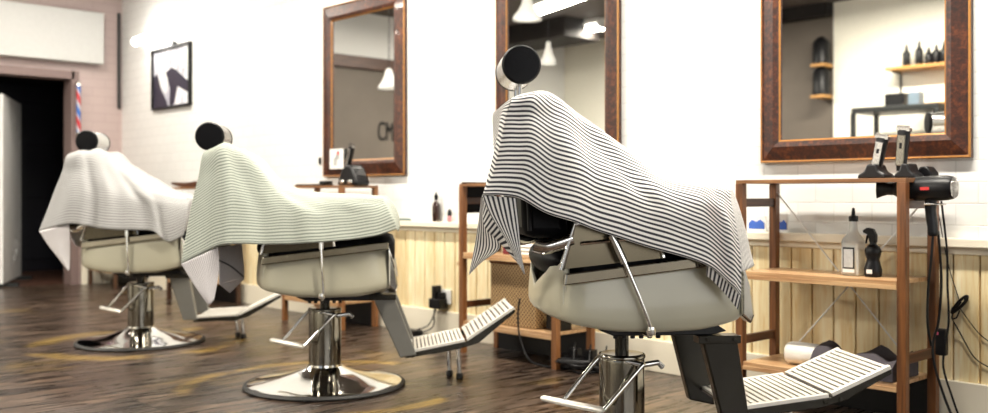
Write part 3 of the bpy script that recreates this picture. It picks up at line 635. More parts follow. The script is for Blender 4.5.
T2L=[ (-0.429,-0.26,0.751),(-0.424,-0.26,0.697),(-0.385,-0.26,0.655),(-0.341,-0.27,0.606) ]
T2R=[ (-0.434,-0.29,0.777),(-0.408,-0.29,0.726),(-0.372,-0.29,0.666),(-0.328,-0.29,0.584) ]
T3L=[ (-0.433,-0.25,0.775),(-0.437,-0.2,0.7),(-0.444,-0.15,0.631),(-0.456,-0.12,0.56) ]
T3R=[ (-0.423,-0.25,0.751),(-0.399,-0.25,0.694),(-0.382,-0.24,0.641),(-0.419,-0.17,0.605) ]
T4T=[ (0.146,-0.335,0.602),(0.181,-0.335,0.57),(0.21,-0.335,0.544),(0.237,-0.335,0.515) ]
T4B=[ (0.148,-0.32,0.572),(0.18,-0.32,0.543),(0.207,-0.32,0.514),(0.234,-0.32,0.48) ]
U1L=[ (-0.507,-0.31,0.523),(-0.478,-0.31,0.474),(-0.445,-0.31,0.421),(-0.407,-0.3,0.364) ]
U1R=[ (-0.372,-0.31,0.585),(-0.37,-0.3,0.528),(-0.376,-0.29,0.468),(-0.39,-0.295,0.385) ]
U2L=[ (-0.434,0.05,0.566),(-0.434,0.05,0.513),(-0.434,0.05,0.464),(-0.434,0.05,0.414) ]
U2R=[ (-0.358,0.15,0.573),(-0.354,0.15,0.523),(-0.349,0.15,0.472),(-0.349,0.15,0.425) ]
U2tip=[ (-0.399,0.1,0.372) ]
V1L=[ (-0.407,-0.31,0.602),(-0.365,-0.31,0.533),(-0.317,-0.31,0.469),(-0.273,-0.3,0.403) ]
V1R=[ (-0.265,-0.31,0.636),(-0.263,-0.3,0.557),(-0.267,-0.29,0.477),(-0.267,-0.295,0.408) ]
V2L=[ (-0.394,0.1,0.625),(-0.394,0.1,0.582),(-0.389,0.1,0.55),(-0.363,0.1,0.507) ]
V2R=[ (-0.327,0.15,0.612),(-0.327,0.15,0.58),(-0.338,0.15,0.536),(-0.359,0.15,0.498) ]
def crom(P, n):
    """resample a 1-D list of vectors with n steps per span"""
    out = []
    for i in range(len(P)-1):
        p0, p1, p2, p3 = P[max(i-1, 0)], P[i], P[i+1], P[min(i+2, len(P)-1)]
        for k in range(n):
            t = k/n; out.append(.5*((2*p1)+(p2-p0)*t+(2*p0-5*p1+4*p2-p3)*t*t+(3*p1-p0-3*p2+p3)*t**3))
    out.append(P[-1]); return out
def grid_patch(bm, uvl, ctrl, nu, nv, uvf, disp=None, mi=0):
    """ctrl[i][j] -> smooth patch; uvf(i_fraction, j_fraction) -> uv"""
    rows = [crom([Vector(p) for p in r], nv) for r in ctrl]
    cols = list(zip(*rows)); fine = [crom(list(c), nu) for c in cols]    # fine[j][i]
    J, I = len(fine), len(fine[0])
    P = [[fine[j][i].copy() for i in range(I)] for j in range(J)]
    if disp:
        Q = [[P[j][i].copy() for i in range(I)] for j in range(J)]
        for j in range(J):
            for i in range(I):
                du = P[j][min(i+1, I-1)]-P[j][max(i-1, 0)]; dv = P[min(j+1, J-1)][i]-P[max(j-1, 0)][i]
                nrm = du.cross(dv)
                if nrm.length > 1e-9: Q[j][i] = P[j][i]+nrm.normalized()*disp(i/nu, j/nv, P[j][i])
        P = Q
    V = [[bm.verts.new(P[j][i]) for i in range(I)] for j in range(J)]
    for j in range(J-1):
        for i in range(I-1):
            f = bm.faces.new((V[j][i], V[j][i+1], V[j+1][i+1], V[j+1][i])); f.smooth = True; f.material_index = mi
            for lp, (jj, ii) in zip(f.loops, ((j, i), (j, i+1), (j+1, i+1), (j+1, i))): lp[uvl].uv = uvf(ii/nu, jj/nv)
def lerp_table(T, q):
    i = min(int(q), len(T)-2); return T[i]+(T[i+1]-T[i])*(q-i)
def make_cape(k, chair, G, material, rmid, fmid, fnear, tails, folds, label):
    bm = BM(); uvl = bm.loops.layers.uv.new('UVMap')
    ctrl = []; fs = .085 if k == 3 else 0
    for col in G:
        near = [Vector(p) for p in col]                     # r2..r6
        fx = fs*(1, .6, .2)[len(ctrl)] if len(ctrl) < 3 else 0
        far = [Vector((p.x+fx*q/4, -p.y, p.z)) for q, p in enumerate(near)]
        mid = Vector((near[0].x, 0, near[0].z-.006))
        ctrl.append(near[::-1]+[mid]+far)
    n = len(ctrl[0]); arcs = []
    for c in ctrl:
        a = [0]
        for j in range(1, n): a.append(a[-1]+(c[j]-c[j-1]).length)
        arcs.append(a)
    def arcuv(u, v):
        i = min(int(u), len(arcs)-2); f = u-i; f = f*f*(3-2*f)
        return lerp_table(arcs[i], v)*(1-f)+lerp_table(arcs[i+1], v)*f
    def disp(u, v, p):
        w = .5*noise.noise(Vector((p.x*7, p.y*7, p.z*3+k*5)))+.35*noise.noise(Vector((p.x*16, p.y*10, p.z*6+k*9)))
        d = w*.010
        hang = min(1, max(0, (4-v)/2)) if v < 5 else min(1, max(0, (v-6)/2))
        for u0, u1, wd, am in folds:
            q = hang; uc = u0+(u1-u0)*q
            d += am*math.exp(-((u-uc)/wd)**2)*(.25+.75*hang)
        edge = min(1, u*1.5, (len(G)-1-u)*1.5)
        return d*max(0, edge)*(-1)
    grid_patch(bm, uvl, ctrl, 8, 5, lambda u, v: (u*.08, arcuv(u, v)), disp)
    # rear drop
    g0 = [Vector(p) for p in G[0]]; far = ctrl[0][6:]
    m1 = [Vector(p) for p in rmid] if rmid else [p+Vector((-.012, .17, 0)) for p in g0]
    m1[0] = Vector((g0[0].x-.002, -.09, g0[0].z)); m2 = [Vector((p.x+fs*.5*q/4, -p.y, p.z)) for q, p in enumerate(m1)]
    rarc = [0]
    for a, b in zip(g0, g0[1:]): rarc.append(rarc[-1]+(b-a).length)
    grid_patch(bm, uvl, [g0, m1, m2, far], 8, 4, lambda u, v: (u*.1, arcs[0][4]-lerp_table(rarc, v)))
    # front drop
    g1 = [Vector(p) for p in G[-1]][:4]+[Vector(fnear)]; far = [Vector((p.x, -p.y, p.z)) for p in g1]
    m1 = [Vector(p) for p in fmid]; m2 = [Vector((p.x, -p.y, p.z)) for p in m1]
    grid_patch(bm, uvl, [g1, m1, m2, far], 8, 4, lambda u, v: (v*.05, u*.16))
    for Lc, Rc, mode, bulge in tails:
        A = [Vector(p) for p in Lc]; B = [Vector(p) for p in Rc]
        C = [(a+b)/2+Vector((0, bulge, 0)) for a, b in zip(A, B)]
        wid = max((a-b).length for a, b in zip(A, B)); ln = sum((a-b).length for a, b in zip(A, A[1:]))
        if mode == 'along': uvf = lambda u, v, w=wid, l=ln: (v*l/3, u*w/2)
        else: uvf = lambda u, v, w=wid, l=ln: (u*w/2, v*l/3)
        grid_patch(bm, uvl, [A, C, B], 6, 5, (lambda u, v, g=uvf, z=(1, 1.6, 1.7, 1)[k]: tuple(q*z for q in g(u, v))), None, 1)
    me = bpy.data.meshes.new('striped_cape'); bm.to_mesh(me); bm.free()
    o = bpy.data.objects.new('striped_cape', me); COL.objects.link(o); me.materials.append(material); me.materials.append(M['under'] if k < 3 else material)
    o.location = chair.location; o.rotation_euler = chair.rotation_euler
    md = o.modifiers.new('thickness', 'SOLIDIFY'); md.thickness = .0016; md.offset = 0
    return tag(o, label, 'cape', 'capes draped over the barber chairs')
make_cape(3, c3, G3, M['stripe3'], R3mid, F3mid, F3near[0],
    [(T1L, T1R, 'along', -.004), (T2L, T2R, 'across', -.003), (T3L, T3R, 'along', .004), (T4T, T4B, 'across', 0)],
    [(1.7, 2.6, .55, -.016), (2.6, 4.6, .45, .012), (6.2, 7.1, .4, -.008), (.5, .8, .3, .006)],
    'cape with bold black and white stripes over the nearest barber chair')
F2mid = [(.245, -.1, .776), (.275, -.1, .745), (.29, -.1, .715), (.30, -.1, .685), (.305, -.1, .650)]
cp2 = make_cape(2, c2, G2, M['stripe2'], None, F2mid, (.298, -.32, .64),
    [(U1L, U1R, 'along', -.01), (U2L, U2R, 'along', .01), ([U2L[3], Vector(U2L[3])*.7+Vector(U2tip[0])*.3, Vector(U2L[3])*.4+Vector(U2tip[0])*.6, U2tip[0]], [U2R[3], Vector(U2R[3])*.7+Vector(U2tip[0])*.3, Vector(U2R[3])*.4+Vector(U2tip[0])*.6, U2tip[0]], 'along', 0)],
    [(1.2, 1.5, .35, -.014), (2.0, 2.9, .5, .02), (3.1, 4.8, .5, -.014), (.5, .6, .25, .008), (5.4, 6.3, .4, .006)],
    'grey-green striped cape over the middle barber chair')
bm = BM(); tube(bm, [(p[0]-.0, p[1]-.012, p[2]) for p in smooth_path([U2L[1], (Vector(U2L[1])*.5+Vector(U2R[2])*.5+Vector((0, .004, -.01))), Vector(U2R[3])+Vector((0, 0, .01))], 4)], .0035, 6); hm = obj('hem_trim', bm, M['hemdark'], cp2)
F1mid = [(.30, -.1, .77), (.315, -.1, .745), (.32, -.1, .705), (.318, -.1, .65), (.31, -.1, .60)]
make_cape(1, c1, G1, M['stripe1'], None, F1mid, (.296, -.32, .60),
    [(V1L, V1R, 'along', -.01), (V2L, V2R, 'along', .008)],
    [(1.6, 2.2, .3, .018), (2.4, 3.3, .5, -.014), (4.2, 5.6, .5, .016), (6.4, 6.7, .3, .014), (.7, .8, .3, -.008)],
    'pale, nearly white cape over the farthest barber chair')

# ------------------------------------------------------------------ wooden racks
YF, YB = 3.14, 3.375
def rack(x0, x1, label, wd):
    t = thing('wooden_rack', label, 'rack', ((x0+x1)/2, 0, 0), 0, 'wooden racks along the tiled wall')
    w = (x1-x0)/2
    for sx in (-1, 1):
        for y in (YF, YB):
            bm = BM(); box2(bm, (sx*w-.015, y-.015, 0), (sx*w+.015, y+.015, .822)); obj('post', bm, wd, t, bevel=.002)
        for z in (.735, .222):
            bm = BM(); box2(bm, (sx*w-.009, YF+.015, z), (sx*w+.009, YB-.015, z+.032)); obj('side_rail', bm, M['railwood'], t, bevel=.002)
    for z in (.836, .497, .160):
        bm = BM(); dd = (YB-YF+.03)/3
        e = w+.015 if z > .8 else w-.016
        for q in range(3): box2(bm, (-e, YF-.015+q*dd+.002, z-.014), (e, YF-.015+(q+1)*dd-.002, z))
        if z < .8:
            box2(bm, (-w+.016, YF-.015, z-.030), (w-.016, YF-.001, z-.014))
        obj('shelf', bm, M['shelfwood'] if z < .8 else M['shelfedge'], t, bevel=.0015)
    for s in (-1, 1):
        bm = BM(); tube(bm, [(s*w, YB+.006+s*.003, .80), (-s*w, YB+.006+s*.003, .10)], .0028, 6); obj('cross_brace', bm, M['zinc'], t)
    bm = BM(); box2(bm, (-w+.016, YB-.010, .0), (w-.016, YB+.008, .145)); obj('added_shade_board', bm, M['black'], t)  # black sheet added to stand for the deep shade below the bottom shelf
    return t
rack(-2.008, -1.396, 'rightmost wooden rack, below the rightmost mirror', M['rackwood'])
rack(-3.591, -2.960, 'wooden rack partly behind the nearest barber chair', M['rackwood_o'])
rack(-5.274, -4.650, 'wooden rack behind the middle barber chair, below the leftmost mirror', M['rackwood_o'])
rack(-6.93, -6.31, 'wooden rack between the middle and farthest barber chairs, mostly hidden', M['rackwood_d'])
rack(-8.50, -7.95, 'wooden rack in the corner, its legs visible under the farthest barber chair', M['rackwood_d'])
ZT, ZM, ZB = .836, .497, .160

# hair dryer hanging at the right end of the rightmost rack
t = thing('hair_dryer', 'black hair dryer hanging on the right end of the rightmost rack', 'hair dryer', (-1.40, 3.22, .80))
X = lambda x, dy=0, dz=0: (x+1.40-1.40+0, dy, dz)
bm = BM(); lathe(bm, [(.021, -.06), (.030, -.045), (.038, -.02), (.041, .03), (.042, .08), (.041, .115), (.037, .132), (.034, .136)], 36, axis_m((.0, 0, 0), (1, 0, .03))); obj('motor_body', bm, M['black'], t, smooth=True)
bm = BM()
A = axis_m((0, 0, 0), (1, 0, .0)); vs = []
for x, hy, hz in ((-.055, .021, .021), (-.085, .019, .020), (-.100, .012, .024), (-.122, .009, .032)):
    vs.append([bm.verts.new((x, hy*math.cos(2*PI*q/20), hz*math.sin(2*PI*q/20)-.0)) for q in range(20)])
for A_, B_ in zip(vs, vs[1:]):
    for q in range(20): bm.faces.new((A_[q], A_[(q+1) % 20], B_[(q+1) % 20], B_[q]))
bm.faces.new(vs[0]); bm.faces.new(vs[-1]); obj('nozzle', bm, M['black'], t, smooth=True)
bm = BM(); lathe(bm, [(.004, .137), (.034, .137)], 30, axis_m((0, 0, 0), (1, 0, .03)), cap=False)
for q in range(10): a = q*PI/10; add_box(bm, (.139, 0, .004), (.002, .066*1, .0018), Matrix.Rotation(a, 3, 'X'))
obj('rear_grille', bm, M['satin'], t)
bm = BM(); tube(bm, smooth_path([(.062, 0, -.03), (.060, 0, -.07), (.066, 0, -.12), (.068, 0, -.155)], 4), [.019]*4+[.018]*4+[.017]*4+[.014], 16, flat=.8); obj('handle', bm, M['black'], t, smooth=True)
bm = BM(); box2(bm, (.043, -.0425, -.004), (.072, -.0400, .006)); obj('red_badge', bm, M['red'], t)
bm = BM(); tube(bm, smooth_path([(.068, 0, -.15), (.063, -.005, -.24), (.052, 0, -.33), (.050, .0, -.44), (.054, .02, -.52)], 6), .0045, 8); obj('power_cord', bm, M['black'], t, smooth=True)
bm = BM(); tube(bm, smooth_path([(0.017, .02, -.0), (.02, .045, -.03), (.06, .05, -.05), (.095, .03, -.05), (.10, -.0, -.05), (.085, -.022, -.05), (.05, -.026, -.05)], 4), .003, 8); tag(obj('dryer_hook', bm, M['satin'], smooth=True), 'steel hook holding the hair dryer at the end of the rightmost rack', 'hook').location = (-1.40, 3.22, .80)
# clippers and their stands
def clipper(x, y, z, tilt, L, label, body, rz=0):
    t = thing('hair_clipper', label, 'hair clipper', (x, y, z), rz, None); t.rotation_euler = (0.05, tilt, rz)
    bm = BM(); vs = []
    for q, (h, a, b_) in enumerate(((0, .014, .013), (.25, .017, .015), (.55, .019, .016), (.8, .020, .016), (.9, .022, .013))):
        vs.append([bm.verts.new((a*math.copysign(abs(math.cos(2*PI*k/24))**.7, math.cos(2*PI*k/24)), b_*math.copysign(abs(math.sin(2*PI*k/24))**.7, math.sin(2*PI*k/24)), h*L)) for k in range(24)])
    for A_, B_ in zip(vs, vs[1:]):
        for q in range(24): bm.faces.new((A_[q], A_[(q+1) % 24], B_[(q+1) % 24], B_[q]))
    bm.faces.new(vs[0]); bm.faces.new(vs[-1]); obj('body', bm, M['black'], t, smooth=True)
    bm = BM(); box2(bm, (-.014, -.0185, L*.12), (.014, -.014, L*.80)); obj('face_plate', bm, body, t, bevel=.004)
    bm = BM(); box2(bm, (-.023, -.012, L*.88), (.023, .010, L*.95))
    for q in range(12): box2(bm, (-.022+q*.0038, -.011, L*.95), (-.0198+q*.0038, -.006, L))
    obj('blade', bm, M['satin'], t)
    bm = BM(); box2(bm, (-.004, -.0200, L*.5), (.004, -.0180, L*.62)); obj('switch', bm, M['black'], t)
    return t
def stand(x, y, z, w, label):
    t = thing('charging_stand', label, 'charger', (x, y, z))
    bm = BM(); prism(bm, [(-w, 0), (w, 0), (w*.95, .014), (w*.5, .026), (w*.32, .05), (-w*.32, .05), (-w*.5, .026), (-w*.95, .014)], -.04, .04); obj('stand_body', bm, M['black'], t, bevel=.006, smooth=True)
    return t
stand(-1.535, 3.24, ZT, .050, 'black charging stand under the slim silver clipper on the rightmost rack')
clipper(-1.535, 3.24, ZT+.022, .22, .135, 'slim silver clipper leaning in its stand on top of the rightmost rack', M['satin'])
stand(-1.425, 3.25, ZT, .036, 'black charging stand under the larger clipper at the end of the rightmost rack')
clipper(-1.448, 3.24, ZT+.025, .10, .155, 'larger black and silver clipper standing at the right end of the rightmost rack', M['darkchrome'])
bm = BM(); prism(bm, [(-.025, 0), (.032, 0), (.03, .02), (.012, .042), (-.012, .04), (-.025, .015)], -.03, .03); tag(obj('clipper_guard', bm, M['black'], bevel=.005, smooth=True), 'black attachment lump behind the larger clipper on the rightmost rack', 'clipper guard').location = (-1.400, 3.33, ZT)
# bottles on the middle shelf
t = thing('glass_bottle', 'clear glass bottle with black pourer on the middle shelf of the rightmost rack', 'bottle', (-1.617, 3.24, ZM))
def sq(r, z): return (r, z)
bm = BM(); vs = []
for r, z, e in ((.028, 0, .35), (.033, .006, .35), (.033, .118, .35), (.031, .130, .5), (.020, .146, .8), (.0145, .160, 1), (.0135, .195, 1)):
    vs.append([bm.verts.new((r*math.copysign(abs(math.cos(2*PI*k/32))**e, math.cos(2*PI*k/32)), r*math.copysign(abs(math.sin(2*PI*k/32))**e, math.sin(2*PI*k/32)), z)) for k in range(32)])
for A_, B_ in zip(vs, vs[1:]):
    for q in range(32): bm.faces.new((A_[q], A_[(q+1) % 32], B_[(q+1) % 32], B_[q]))
bm.faces.new(vs[0]); bm.faces.new(vs[-1]); obj('glass_body', bm, M['glass'], t, smooth=True)
bm = BM(); lathe(bm, [(.016, .19), (.016, .208), (.007, .212), (.006, .226), (.004, .238)], 20); obj('pourer', bm, M['black'], t, smooth=True)
bm = BM(); box2(bm, (-.021, -.0365, .026), (.021, -.0345, .100)); lb = obj('label', bm, M['black'], t, bevel=.0005)
bm = BM(); box2(bm, (-.017, -.0375, .030), (.017, -.0363, .094)); obj('label_print', bm, M['label'], lb)
bm = BM(); box2(bm, (-.021, -.0365, .012), (.021, -.0345, .024)); obj('lower_label', bm, M['white'], t)
t = thing('spray_bottle', 'black waisted spray bottle on the middle shelf of the rightmost rack', 'spray bottle', (-1.543, 3.235, ZM))
bm = BM(); lathe(bm, [(.026, 0), (.029, .006), (.030, .025), (.024, .048), (.021, .060), (.026, .078), (.028, .090), (.022, .104), (.012, .112), (.011, .120)], 28); obj('bottle_body', bm, M['black'], t, smooth=True)
bm = BM(); prism(bm, [(.012, .118), (.013, .145), (.002, .166), (-.018, .170), (-.034, .160), (-.033, .152), (-.016, .146), (-.010, .118)], -.010, .010); prism(bm, [(-.014, .148), (-.022, .146), (-.028, .115), (-.023, .113), (-.018, .135)], -.005, .005); obj('trigger_head', bm, M['black'], t, bevel=.003, smooth=True)
bm = BM(); box2(bm, (-.010, -.0300, .012), (.010, -.0280, .026)); obj('label', bm, M['white'], t)
# lower shelf: rolled towel, dark cloth
bm = BM(); lathe(bm, [(.008, -.085), (.034, -.082), (.040, -.07), (.041, 0), (.040, .07), (.034, .082), (.008, .085)], 28, axis_m((0, 0, .041), (1, 0, 0)))
for v in bm.verts: v.co += Vector((0, .004*noise.noise(v.co*30), .004*noise.noise(v.co*24+Vector((3, 0, 0)))))
tag(obj('rolled_towel', bm, M['towel'], smooth=True), 'white rolled towel on the bottom shelf of the rightmost rack', 'towel').location = (-1.775, 3.22, ZB)
bm = BM(); g = [[None]*19 for _ in range(13)]
for i in range(13):
    for j in range(19):
        x = -.15+.30*j/18; y = -.10+.20*i/12
        e = min(1, 4*min(i/12, 1-i/12)+.15)
        z = .012+e*(.055+.030*noise.noise(Vector((x*16, y*14, 2)))+.025*math.sin(x*34+y*9)); 
        if j > 15: z += (j-15)*.010
        g[i][j] = bm.verts.new((x, y, max(.004, z)))
for i in range(12):
    for j in range(18): bm.faces.new((g[i][j], g[i][j+1], g[i+1][j+1], g[i+1][j]))
edge = [g[0][j] for j in range(19)]+[g[i][18] for i in range(1, 13)]+[g[12][j] for j in range(17, -1, -1)]+[g[i][0] for i in range(11, 0, -1)]
low = [bm.verts.new((v.co.x, v.co.y, .001)) for v in edge]
for q in range(len(edge)): bm.faces.new((edge[q], low[q], low[(q+1) % len(edge)], edge[(q+1) % len(edge)]))
bm.faces.new(low)
tag(obj('crumpled_cloth', bm, M['darkcloth'], smooth=True), 'crumpled charcoal cloth on the bottom shelf of the rightmost rack', 'cloth').location = (-1.575, 3.225, ZB)
# cords at the right
def cord(name, pts, r, label, mt='black'):
    bm = BM(); tube(bm, smooth_path(pts, 6), r, 8); return tag(obj(name, bm, M[mt], smooth=True), label, 'cord')
cord('power_cable', [(-1.328, 3.25, .66), (-1.322, 3.26, .5), (-1.335, 3.27, .36), (-1.352, 3.27, .29), (-1.345, 3.26, .22), (-1.31, 3.25, .12), (-1.27, 3.25, .03), (-1.24, 3.25, .007), (-1.18, 3.27, .007), (-1.13, 3.25, .007), (-1.2, 3.2, .007), (-1.26, 3.22, .007)], .0045, 'black cable hanging from the hair dryer and lying on the floor')
cord('clipper_cable', [(-1.33, 3.28, .76), (-1.316, 3.29, .60), (-1.318, 3.30, .48), (-1.314, 3.30, .36), (-1.325, 3.30, .28), (-1.335, 3.31, .20), (-1.30, 3.30, .10), (-1.27, 3.31, .006)], .0038, 'second black cable hanging beside the right end of the rightmost rack')
cord('thin_cord', [(-1.385, 3.36, .80), (-1.385, 3.400, .70), (-1.365, 3.418, .55), (-1.335, 3.424, .44), (-1.325, 3.424, .41)], .0018, 'thin cord running down the boarding to the bundled cable')
cord('thin_cord', [(-1.325, 3.424, .39), (-1.28, 3.424, .33), (-1.25, 3.424, .30), (-1.20, 3.424, .27), (-1.12, 3.424, .24)], .0018, 'thin cord leading right from the bundled cable along the boarding')
cord('slanting_cord', [(-1.345, 3.40, .36), (-1.32, 3.42, .30), (-1.28, 3.424, .23), (-1.23, 3.424, .20), (-1.15, 3.424, .17)], .0022, 'thin black cord slanting down to the right edge below the bundled cable')
bm = BM()
for q in range(7):
    a = q*.5; pts = []
    for s in range(20):
        th = 2*PI*s/20; R = .030+.004*math.sin(q*2.1)
        pts.append((R*math.cos(th)*math.cos(.7)*1.1-.3*R*math.sin(th)*.4*math.sin(a), -.006*(q % 3)-.002*math.sin(th*2), R*math.cos(th)*math.sin(.9)+.35*R*math.sin(th+a*.2)))
    tube(bm, pts, .0028, 6, closed=True)
tube(bm, [(-.006, -.024, -.012), (.004, -.026, 0), (.012, -.024, .012)], .004, 6)
tube(bm, smooth_path([(-.004, -.01, -.012), (-.02, -.008, -.03), (-.024, -.006, -.05), (-.010, -.006, -.046), (.002, -.01, -.02)], 4), .0026, 6)
tag(obj('cable_bundle', bm, M['black'], smooth=True), 'black bundled cable tied in a bow on the boarding at the far right', 'cord').location = (-1.325, 3.424, .405)
t = thing('cable_adapter', 'black adapter on cables beside the rightmost rack', 'adapter', (-1.345, 3.315, .285))
bm = BM(); box2(bm, (-.016, -.014, -.045), (.020, .014, .045)); obj('housing', bm, M['black'], t, bevel=.006)
bm = BM(); box2(bm, (-.013, -.016, .025), (-.003, -.0135, .034)); obj('indicator', bm, mat('pink_label', (.6, .10, .18), .4), t)
# cards on the ledge
def card(x, w, h, label):
    t = thing('leaflet', label, 'leaflet', (x, 3.425, .632))
    bm = BM(); box2(bm, (-w, -.005, 0), (w, .0, h)); obj('paper', bm, M['white'], t)
    bm = BM(); prism(bm, [(-w*.85, .012), (w*.85, .012), (w*.85, .036), (w*.4, .050), (.0, .040), (-w*.5, .048), (-w*.85, .034)], -.0065, -.005); obj('print', bm, M['blue'], t)
card(-2.115, .042, .062, 'blue and white leaflet on the ledge left of the rightmost rack')
card(-2.005, .028, .072, 'white leaflet with a blue mark on the ledge behind the rightmost rack post')

# things near the middle rack
t = thing('tool_pouch', 'black leather pouch hanging on the left end of the rack behind the nearest barber chair', 'pouch', (-3.606, 3.257, .69))
bm = BM(); box2(bm, (-.030, -.10, 0), (0, .10, .145)); obj('pouch_body', bm, M['leather'], t, bevel=.012, smooth=True)
bm = BM(); prism(bm, [(-.034, .07), (-.034, .155), (.002, .155), (.002, .146), (-.030, .146), (-.030, .07)], -.085, .085); obj('flap', bm, M['leather'], t, bevel=.003)
clipper(-3.49, 3.26, ZT+.014, 1.45, .11, 'small silver clipper lying on the rack behind the nearest barber chair', M['satin'])
def wicker():
    m, nt, b = new_mat('woven_wicker'); L = nt.links.new
    tc = N(nt, 'ShaderNodeTexCoord'); sp = N(nt, 'ShaderNodeSeparateXYZ'); L(tc.outputs['Object'], sp.inputs[0])
    ad = N(nt, 'ShaderNodeMath', operation='ADD'); L(sp.outputs[0], ad.inputs[0]); L(sp.outputs[1], ad.inputs[1])
    outs = []
    for s in (1, -1):
        k = N(nt, 'ShaderNodeMath', operation='MULTIPLY_ADD'); k.inputs[1].default_value = s; L(sp.outputs[2], k.inputs[0]); L(ad.outputs[0], k.inputs[2])
        q = N(nt, 'ShaderNodeMath', operation='MULTIPLY'); q.inputs[1].default_value = 300; L(k.outputs[0], q.inputs[0])
        sn = N(nt, 'ShaderNodeMath', operation='SINE'); L(q.outputs[0], sn.inputs[0]); outs.append(sn)
    mu = N(nt, 'ShaderNodeMath', operation='MAXIMUM'); L(outs[0].outputs[0], mu.inputs[0]); L(outs[1].outputs[0], mu.inputs[1])
    r = ramp(nt, mu.outputs[0], [(.3, (.10, .05, .02)), (.8, (.50, .33, .15))]); L(r.outputs[0], b.inputs['Base Color']); b.inputs['Roughness'].default_value = .6
    return m
t = thing('woven_basket', 'woven wicker basket on the bottom shelf of the rack behind the nearest barber chair', 'basket', (-3.26, 3.255, ZB))
bm = BM(); box2(bm, (-.15, -.095, .004), (.15, .095, .30)); fs = [f for f in bm.faces if f.normal.z > .9]
bm.normal_update(); fs = [f for f in bm.faces if f.normal.z > .9]; bmesh.ops.delete(bm, geom=fs, context='FACES_ONLY'); obj('basket_wall', bm, wicker(), t, solid=.006)
bm = BM(); tube(bm, [(-.15, -.095, .30), (.15, -.095, .30), (.15, .095, .30), (-.15, .095, .30)], .008, 8, closed=True); obj('rim', bm, M['rackwood_o'], t)
bm = BM()
for q in range(3): box2(bm, (-.075, -.07, .018*q), (.075, .07, .018*q+.016))
tag(obj('folded_towel', bm, M['towel'], bevel=.007, smooth=True), 'folded white towels on the middle shelf behind the nearest barber chair', 'towel').location = (-3.14, 3.22, ZM)
bm = BM(); box2(bm, (-.04, -.03, 0), (.04, .03, .04)); tag(obj('small_red_case', bm, mat('dark_red_case', (.16, .012, .02), .4), bevel=.006), 'small dark red case beside the folded towels', 'case').location = (-3.30, 3.20, ZM)
bm = BM(); box2(bm, (-.045, -.04, 0), (.045, .04, .075)); tag(obj('black_box', bm, M['black'], bevel=.006), 'small black box at the right end of the bottom shelf behind the nearest barber chair', 'box').location = (-3.035, 3.24, ZB)
t = thing('power_strip', 'black power strip in a tangle of cables on the floor behind the nearest barber chair', 'power strip', (-2.86, 3.27, 0), .2)
bm = BM(); box2(bm, (-.14, -.03, .002), (.14, .03, .045)); obj('housing', bm, M['black'], t, bevel=.006)
for q in range(3):
    bm = BM(); box2(bm, (-.11+.08*q, -.022, .045), (-.065+.08*q, .022, .085)); tube(bm, smooth_path([(-.088+.08*q, 0, .08), (-.08+.08*q, -.01, .11), (-.06+.08*q, -.06, .06), (-.05+.08*q, -.08, .006)], 4), .004, 6); obj('plug', bm, M['black'], t, bevel=.004)
for q in range(5):
    pts = [(-3.02+.07*q+.05*math.sin(q*2.3), 3.20+.02*math.cos(q), .006+.004*q)]
    for s in range(9):
        th = s*.95+q; pts.append((-2.86+(.10+.02*q)*math.cos(th), 3.19+(.045+.006*q)*math.sin(th), .007+.007*q+.012*(s % 3)))
    cord('tangled_cable', pts, .004, 'loop of black cable in the tangle round the power strip on the floor')['group'] = 'tangled cables on the floor'
cord('hanging_cable', [(-3.175, 3.125, .30), (-3.18, 3.118, .22), (-3.16, 3.112, .12), (-3.10, 3.11, .03), (-3.02, 3.13, .007), (-2.92, 3.16, .007), (-2.80, 3.12, .007)], .0045, 'black cable looping from the rack down to the floor behind the nearest barber chair')
# wall socket with adapters
t = thing('wall_socket', 'white wall socket in the boarding between the two mirrors', 'socket', (-4.055, 3.4315, .22))
bm = BM(); box2(bm, (-.04, -.010, -.04), (.04, 0, .04)); obj('plate', bm, M['white'], t, bevel=.003)
t = thing('plug_adapter', 'black plug adapters stuck in the white wall socket', 'adapter', (-4.09, 3.421, .21))
bm = BM(); box2(bm, (-.03, -.05, -.01), (.0, -.001, .07)); box2(bm, (-.045, -.06, -.055), (.05, -.001, .0)); box2(bm, (.01, -.04, .0), (.04, -.001, .035)); obj('housing', bm, M['black'], t, bevel=.006)
for q, (a, b_) in enumerate(((-4.17, -4.28), (-4.12, -4.18))):
    cord('adapter_cable', [(-4.10-.02*q, 3.39, .16), (-4.12, 3.39, .12), (a, 3.38, .05), (b_, 3.33, .014)], .0035, ['black cable sagging left from the wall adapters to the floor', 'black cable dropping straighter from the wall adapters to the floor'][q])
bm = BM(); box2(bm, (-.09, -.03, 0), (.09, .03, .03)); tag(obj('power_block', bm, M['black'], bevel=.005), 'flat black power block on the floor below the wall socket', 'power block').location = (-4.27, 3.33, 0)
